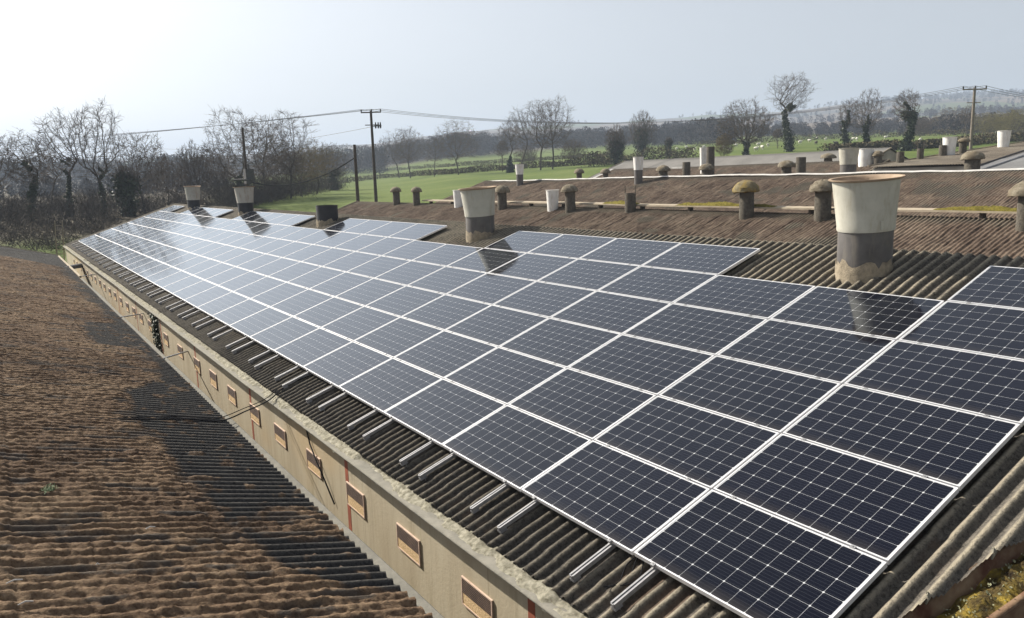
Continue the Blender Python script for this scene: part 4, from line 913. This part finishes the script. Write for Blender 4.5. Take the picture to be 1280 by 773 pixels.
def tree(label, seed, style, base, H, Wd, ivy=0.0, ivy_r=.35, twig='twig', group='bare trees', name='bare_tree', rz=0.0, ivy_n=2600, ivy_mat='ivy', thick=1.0, tw=None):
    tw = tw or (.0115 if group == 'bare trees of the left wood' else .012)
    segs, zm, wd = proto(seed, style); sz = H / zm; sx = Wd / wd
    ca, sa = math.cos(rz), math.sin(rz)
    def tf(p): return ((p[0] * ca - p[1] * sa) * sx, (p[0] * sa + p[1] * ca) * sx, p[2] * sz)
    R = H * thick
    t = thing(name, label, 'tree' if style != 'bush' else 'bush', base, group)
    big = [(tf(a), tf(b), max(r0 * R, .012), max(r1 * R, .012)) for l, a, b, r0, r1 in segs if l <= 2]
    sm = [(tf(a), tf(b), max(r0 * R, tw), max(r1 * R, tw * .8)) for l, a, b, r0, r1 in segs if l > 2]
    b0 = tf((0, 0, 0)); big.append(((b0[0], b0[1], -.6), b0, big[0][2] * 1.35, big[0][2]))
    link('trunk', seg_mesh(big, 7, 'trunk', M['bark']), t); link('crown', seg_mesh(sm, 3, 'crown', M[twig]), t)
    if ivy:
        ivy_n = int(ivy_n * 1.5)
        rn = np.random.default_rng(seed + int(base[0])); cand = [(np.array(s[0]), np.array(s[1])) for s in big if s[1][2] < ivy * H and math.hypot(s[1][0], s[1][1]) < (.14 if s[1][2] < .7 * ivy * H else .05) * H]
        w_ = np.array([np.linalg.norm(b - a) for a, b in cand]); w_ = w_ * np.array([1.15 - b[2] / (ivy * H) for a, b in cand]) * np.array([.35 + rn.random() for _ in cand]); ix = rn.choice(len(cand), ivy_n, p=w_ / w_.sum()); f = rn.random(ivy_n)
        ctr = np.array([cand[i][0] + (cand[i][1] - cand[i][0]) * q for i, q in zip(ix, f)]); clump = 0.55 + 0.9 * vnoise(ctr[:, 2] * 1.1 + seed, ctr[:, 0] * 1.1, 5)
        fade = np.clip(1.25 - ctr[:, 2] / (ivy * H), .35, 1)
        ctr = ctr + rn.normal(size=(ivy_n, 3)) * (ivy_r * .72 * clump * fade)[:, None]
        link('ivy', leaf_mesh(ctr, .19, 'ivy', M[ivy_mat], rn), t)
    return t
def tree_px(label, seed, style, px, ytop, ybase, wpx, r=None, **kw):
    if r is None: P = on_ground(px, ybase); r = math.hypot(P[0] - CAM[0], P[1] - CAM[1])
    else: d = at_r(px, ybase, r); P = np.array([d[0], d[1], gz(d[0], d[1])])
    T = at_r(px, ytop, r); return tree(label, seed, style, P, T[2] - P[2], wpx * mpp(P), **kw)
G1 = 'bare trees of the left wood'; G2 = 'bare trees along the field boundary'; G3 = 'trees in the right field'
tree_px('tall bare tree with twin forked crown, highest in the left wood', 101, 'ash', 133, 119, 285, 68, r=96, ivy=.42, ivy_r=.16, ivy_n=1100, group=G1, rz=.5)
tree_px('bare tree with ivied stem left of the tallest forked one', 102, 'tall', 90, 135, 285, 58, r=100, ivy=.55, ivy_r=.18, ivy_n=1200, group=G1)
tree_px('bare tree with heavy ivy near the left edge', 103, 'tall', 40, 158, 285, 56, r=92, ivy=.7, ivy_r=.22, ivy_n=1300, group=G1)
tree_px('bare tree cut by the left edge of the photo', 104, 'ash', 2, 156, 285, 58, r=98, group=G1)
tree_px('slender bare tree between the ivied tree and the left edge', 105, 'tall', 66, 166, 285, 50, r=108, group=G1)
tree_px('thin pale bare tree right of the tallest forked one', 106, 'round', 184, 161, 283, 62, r=98, group=G1, rz=2.1)
tree_px('ivy smothered stump rounded like a dark green hood', 107, 'pole', 163, 203, 283, 24, r=97, ivy=.98, ivy_r=.75, ivy_n=5200, group=G1)
tree_px('small bare tree low beside the ivy hood', 108, 'round', 212, 193, 278, 42, r=104, group=G1)
tree_px('bare tree leaning left before the pole with transformer', 109, 'oak', 246, 172, 268, 44, r=112, group=G1)
tree_px('big bare tree behind the pole with transformer', 110, 'round', 304, 130, 262, 88, r=104, group=G1, ivy=.3)
tree_px('dense bare tree right of the pole with transformer', 111, 'ash', 336, 139, 252, 64, group=G1, rz=1.2)
tree_px('bare tree with fan shaped crown in the mid left clump', 112, 'ash', 364, 135, 248, 66, group=G1, rz=.3)
tree_px('lower bare tree at the field side of the mid left clump', 113, 'round', 396, 172, 243, 50, group=G1, twig='twig_warm')
tree_px('last bare tree of the clump beside the green field, stem ivied', 114, 'round', 419, 177, 238, 40, group=G1, ivy=.5, ivy_r=.5)
tree_px('lower bare tree behind the second farthest fan stack', 108, 'round', 275, 175, 262, 56, r=118, group=G1, rz=1.0)
tree_px('low bare tree inside the mid left clump', 106, 'round', 350, 175, 249, 60, group=G1, rz=.7)
tree_px('low bare tree in the clump nearest the plain pole', 113, 'round', 378, 180, 246, 56, group=G1, rz=2.7, twig='twig_warm')
# field boundary
tree_px('bare tree of a matched pair right of the tall pole, left one', 115, 'round', 499, 157, 223, 44, group=G2)
tree_px('bare tree of a matched pair right of the tall pole, right one', 116, 'ash', 513, 156, 223, 40, group=G2, rz=1.6)
tree_px('small thin bare tree between the pair and the lone round one', 105, 'tall', 543, 170, 221, 30, group=G2)
tree_px('lone round crowned bare tree on the hedge line', 117, 'round', 573, 147, 219, 54, group=G2)
tree_px('slim bare tree left of the field group', 118, 'tall', 638, 145, 216, 36, group=G2, ivy=.3)
tree_px('slim taller bare tree in the field group, second from left', 119, 'tall', 650, 131, 212, 32, group=G2, rz=.9)
tree_px('tall bare tree in the field group with two leaning stems', 112, 'ash', 676, 122, 213, 50, group=G2, rz=2.4)
tree_px('tallest bare tree of the field group, wide rounded crown', 101, 'round', 691, 117, 212, 58, group=G2, rz=.2)
tree_px('low round bush at the foot of the field group', 120, 'bush', 659, 180, 209, 28, group=G2, name='bush')
tree_px('dark round bush alone on the upper field hedge', 121, 'bush', 717, 172, 205, 32, group=G2, name='bush')
tree_px('bare stump like tree beside the slim pair', 105, 'pole', 628, 175, 215, 18, group=G2)
# right field
tree_px('shorter leafy ivied tree left of the dark bushy one', 122, 'oak', 770, 153, 206, 26, ivy=.8, ivy_r=.8, ivy_n=2600, group=G3)
tree_px('dark bushy ivied tree with spreading crown, left of the grey roof', 123, 'oak', 803, 136, 197, 38, ivy=.85, ivy_r=.75, ivy_n=3000, group=G3)
tree_px('small dark lollipop shaped ivied stump', 107, 'pole', 836, 170, 197, 10, ivy=.99, ivy_r=.55, ivy_n=1600, group=G3)
tree_px('small warm brown bush tree beside the gnarled oak', 121, 'bush', 905, 166, 197, 24, group=G3, twig='twig_warm')
tree_px('gnarled spreading bare oak by the grey roof', 124, 'oak', 932, 119, 195, 64, group=G3, ivy=.25, ivy_r=.3, thick=1.25)
tree_px('very tall ivied tree right of the gnarled oak', 125, 'pole', 987, 87, 190, 50, ivy=.72, ivy_r=.5, ivy_n=3600, group=G3)
tree_px('short bare stem right of the gnarled oak', 105, 'pole', 972, 160, 186, 14, group=G3)
tree_px('thin ivied tree, left of the slanting pair', 126, 'tall', 1059, 122, 186, 26, ivy=.78, ivy_r=.4, ivy_n=2200, group=G3)
tree_px('slanting bare tree with ivied stem, right of the pair', 127, 'ash', 1083, 109, 187, 36, ivy=.55, ivy_r=.35, group=G3)
tree_px('upright ivied tree with ragged top before the brown hill', 128, 'pole', 1131, 109, 189, 32, ivy=.82, ivy_r=.5, ivy_n=3600, group=G3)
tree_px('spreading bare tree at the far edge of the right field', 110, 'round', 1188, 133, 167, 42, group=G3, twig='twig_warm')
tree_px('brown bush behind the upright ivied tree', 120, 'bush', 1150, 145, 172, 32, group=G3, name='bush')
tree_px('thin bare tree close left of the pale pole', 105, 'tall', 1208, 130, 172, 18, group=G3)
for px, yt, w_, lab in ((1238, 138, 44, 'pale yellow green budding willow, left of two'), (1268, 134, 44, 'pale yellow green budding willow at the right edge')):
    tree_px(lab, 121, 'bush', px, yt, 169, w_, group='budding willows', name='willow_tree', twig='willow', rz=px)

# ------------------------------------------------------------------ scrub, hedges, far woods, sheep
def stick_stuff(name, kind, label, cat, pts, hts, m, per, rad, spread, seed, parent=None, group=None):
    rn = np.random.default_rng(seed); segs = []
    P = np.repeat(pts, per, 0); Hh = np.repeat(hts, per)
    a = P + np.stack([rn.normal(size=len(P)) * spread * Hh, rn.normal(size=len(P)) * spread * Hh, rn.random(len(P)) ** 1.3 * Hh * .85], -1)
    d = np.stack([rn.normal(size=len(P)) * .55, rn.normal(size=len(P)) * .55, rn.uniform(.2, 1, len(P))], -1); d /= np.linalg.norm(d, axis=1, keepdims=True)
    b = a + d * (Hh * rn.uniform(.12, .3, len(P)))[:, None]
    S = list(zip(a, b, np.full(len(P), rad), np.full(len(P), rad * .5))); me = seg_mesh(S, 3, name, m); return tag(link(name, me, parent), label, cat, group, kind)
rs = np.random.default_rng(5)
def scat(px0, px1, r0, r1, n):
    px = rs.uniform(px0, px1, n); r = np.sqrt(rs.uniform(r0 ** 2, r1 ** 2, n)); out = []
    for x, q in zip(px, r):
        d = ray(x, 235); h = math.hypot(d[0], d[1]); X = CAM[0] + d[0] / h * q; Y = CAM[1] + d[1] / h * q; out.append((X, Y, gz(X, Y)))
    return np.array(out)
p = np.concatenate([scat(-60, 290, 88, 128, 380), scat(-80, 130, 70, 88, 120), np.array([on_ground(x, 263 - (x - 285) * .175 + d) for x, d in zip(rs.uniform(283, 428, 330), rs.uniform(-9, 0, 330))])]); stick_stuff('scrub', 'stuff', 'tangled brown scrub under the left wood', 'scrub', p, np.where(np.arange(len(p)) < 500, rs.uniform(1.0, 3.4, len(p)), rs.uniform(1.6, 4.6, len(p))), M['scrub'], 50, .022, .28, 1)
def wood(name, label, pts, hts, m, nq, size, seed, shape=.34, cone=False):
    rn = np.random.default_rng(seed); P = np.repeat(pts, nq, 0); Hh = np.repeat(hts, nq); n = len(P)
    z = rn.random(n) ** .8; w_ = shape * (1 - z) if cone else shape * np.sqrt(np.clip(1 - (2 * z * .9 - .85) ** 2, 0.05, 1)); a = rn.uniform(0, 6.28, n); q = np.sqrt(rn.random(n)) * w_ * Hh
    c = P + np.stack([np.cos(a) * q, np.sin(a) * q, z * Hh], -1)
    return tag(link(name, leaf_mesh(c, size, name, m, rn)), label, 'wood', None, 'stuff')
def belt(px0, px1, yfun, n, jit, depth=1.12):
    out = []
    for x in rs.uniform(px0, px1, n):
        P = on_ground(x, yfun(x) + rs.uniform(-jit, jit)); k = rs.uniform(1, depth); q = CAM[:2] + (P[:2] - CAM[:2]) * k; out.append((q[0], q[1], gz(q[0], q[1])))
    return np.array(out)
def hedge(label, pts_px, h, n, seed, m='hedge'):
    pts = []
    for (x0, y0), (x1, y1) in zip(pts_px[:-1], pts_px[1:]):
        for s in np.linspace(0, 1, max(2, int(n * abs(x1 - x0) / 100)))[:-1]: pts.append(on_ground(x0 + (x1 - x0) * s, y0 + (y1 - y0) * s))
    pts = np.array(pts); hs = h * (.55 + .75 * vnoise(pts[:, 0] / 4, pts[:, 1] / 4, seed)); rn = np.random.default_rng(seed); per = 60
    P = np.repeat(pts, per, 0); Hh = np.repeat(hs, per); c = P + np.stack([rn.normal(size=len(P)) * .8, rn.normal(size=len(P)) * .8, rn.random(len(P)) * Hh], -1)
    return tag(link('hedge', leaf_mesh(c, .20, 'hedge', M[m], rn)), label, 'hedge', 'field hedges')
hedge('low hedge bounding the near green field under the bare pair', [(430, 229), (480, 223), (560, 218), (640, 212), (720, 207), (765, 204)], 1.5, 46, 1)
hedge('second thin hedge crossing the upper field behind the slim trees', [(480, 214), (560, 209), (640, 203), (760, 196)], 1.3, 40, 2)
hedge('hedge with brambles below the small lollipop tree', [(735, 209), (790, 203), (850, 198), (868, 197)], 2.4, 60, 3)
hedge('scrubby hedge along the bottom of the sheep field', [(1035, 191), (1100, 189), (1180, 185), (1250, 178), (1290, 176)], 1.8, 60, 4)
hedge('broken hedge at the top of the sheep field', [(870, 184), (960, 178), (1060, 173), (1160, 170), (1290, 167)], 2.0, 30, 5)
p = belt(-250, 270, lambda x: 234 - x * .035, 520, 2.5, 1.5); wood('far_wood', 'bluish bare wood behind the trees of the left side', p, rs.uniform(9, 17, len(p)), M['wood_far'], 160, .5, 11)
p = belt(-250, 285, lambda x: 250 - x * .04, 260, 3, 1.3); wood('far_wood', 'low scrubby wood edge beyond the left trees', p, rs.uniform(2.5, 6, len(p)), M['wood_far'], 120, .35, 10)
p = belt(250, 480, lambda x: 222 - (x - 250) * .02, 220, 2, 1.25); wood('far_wood', 'bare wood behind the plain pole and tall pole', p, rs.uniform(8, 14, len(p)), M['wood_far'], 260, .32, 12)
p = belt(455, 640, lambda x: 210 - (x - 455) * .10, 260, 1.5, 1.2); wood('far_wood', 'dark bare wood behind the lone round tree', p, rs.uniform(10, 15, len(p)), M['wood_far'], 260, .32, 13)
p = belt(600, 920, lambda x: 190 - (x - 600) * .035, 420, 1.5, 1.3); wood('far_wood', 'purplish bare wood above the middle fields', p, rs.uniform(6, 12, len(p)), M['wood_far'], 240, .4, 14)
p = belt(830, 900, lambda x: 172, 130, 1.5, 1.2); wood('conifer_wood', 'dark conifer plantation behind the lollipop tree', p, rs.uniform(8, 14, len(p)), M['conifer_far'], 160, .5, 15, .2, True)
p = belt(900, 1290, lambda x: 173 - (x - 900) * .022, 420, 2, 1.25); wood('far_wood', 'bare wood and scrub along the top of the sheep field', p, rs.uniform(2.5, 7, len(p)), M['wood_far'], 240, .34, 16)
p = belt(880, 1290, lambda x: 158 - (x - 880) * .04, 420, 6, 1.3); wood('far_wood', 'hazy woods scattered over the brown hill on the right', p, rs.uniform(4, 9, len(p)), M['wood_far'], 120, .6, 17)
p = belt(700, 1320, lambda x: 152 - (x - 700) * .058, 1000, 4, 1.2); wood('far_wood', 'woods along the hazy ridge of the far hills', p, rs.uniform(5, 11, len(p)), M['wood_far'], 60, 1.0, 18)
sb = MB(); bm_prof = [(0.0, -.52), (.20, -.48), (.30, -.3), (.33, 0), (.31, .3), (.22, .48), (.0, .54)]
T = Matrix.Rotation(math.pi / 2, 4, 'Y'); sb.lathe(bm_prof, 10, tilt=T, c=(0, 0, .62)); sb.tube([(.45, 0, .72), (.62, 0, .92), (.78, 0, .86)], [.14, .12, .05], 7)
for lx in (-.34, .32):
    for ly in (-.13, .13): sb.tube([(lx, ly, .5), (lx, ly, 0)], [.06, .035], 6)
SH = sb.mesh('sheep', M['fleece'], True); SHD = SH.copy(); SHD.materials.clear(); SHD.materials.append(M['dark_fleece'])
sheep = [(846, 188, 0), (858, 186, 0), (868, 189, 0), (905, 186, 0), (912, 190, 0), (945, 189, 0), (953, 187, 0), (960, 184, 0), (1000, 180, 0), (1012, 178, 0), (1020, 181, 1), (1032, 176, 0), (1045, 182, 1), (1066, 176, 0), (1071, 176, 0), (1062, 178, 0), (1107, 174, 0), (1240, 170, 1), (1245, 168, 0), (948, 183, 0), (920, 184, 0), (1021, 174, 0), (1150, 178, 0), (880, 186, 0)]
for k, (px, py, dk) in enumerate(sheep):
    P = on_ground(px, py); o = link('sheep', SHD if dk else SH); o.location = P; o.rotation_euler = (0, 0, k * 2.3); o.scale = (.95,) * 3
    zone = 'right of the pale pole base' if px > 1200 else ('right of the tall ivied tree' if px > 987 else ('between the gnarled oak and the tall ivied tree' if px > 932 else 'left of the gnarled oak'))
    def zn(q): return 0 if q <= 932 else (1 if q <= 987 else (2 if q <= 1200 else 3))
    rank = sum(1 for q in sheep if zn(q[0]) == zn(px) and q[2] == dk and q[0] < px); tot = sum(1 for q in sheep if zn(q[0]) == zn(px) and q[2] == dk)
    lab = ('dark' if dk else 'white') + ' sheep grazing ' + zone + ((', %s from the left' % ordn(rank + 1)) if tot > 1 else '')
    tag(o, lab, 'sheep', 'sheep grazing in the right field')

# ------------------------------------------------------------------ haze
TOP = max(v.co.z for v in bpy.data.objects['ground'].data.vertices) + 24
hm = bpy.data.materials.new('haze_air'); hm.use_nodes = True; ht = hm.node_tree; ht.nodes.clear()
ho = ht.nodes.new('ShaderNodeOutputMaterial'); hv = ht.nodes.new('ShaderNodeVolumePrincipled'); hv.inputs['Density'].default_value = 0.00042
hv.inputs['Color'].default_value = (0.60, 0.72, 0.90, 1); hv.inputs['Anisotropy'].default_value = 0.1; ht.links.new(hv.outputs[0], ho.inputs['Volume'])
b = MB(); b.box((-4700, -4700, -60), (4700, 4700, TOP)); hz = b.build('haze', hm); tag(hz, kind='stuff')
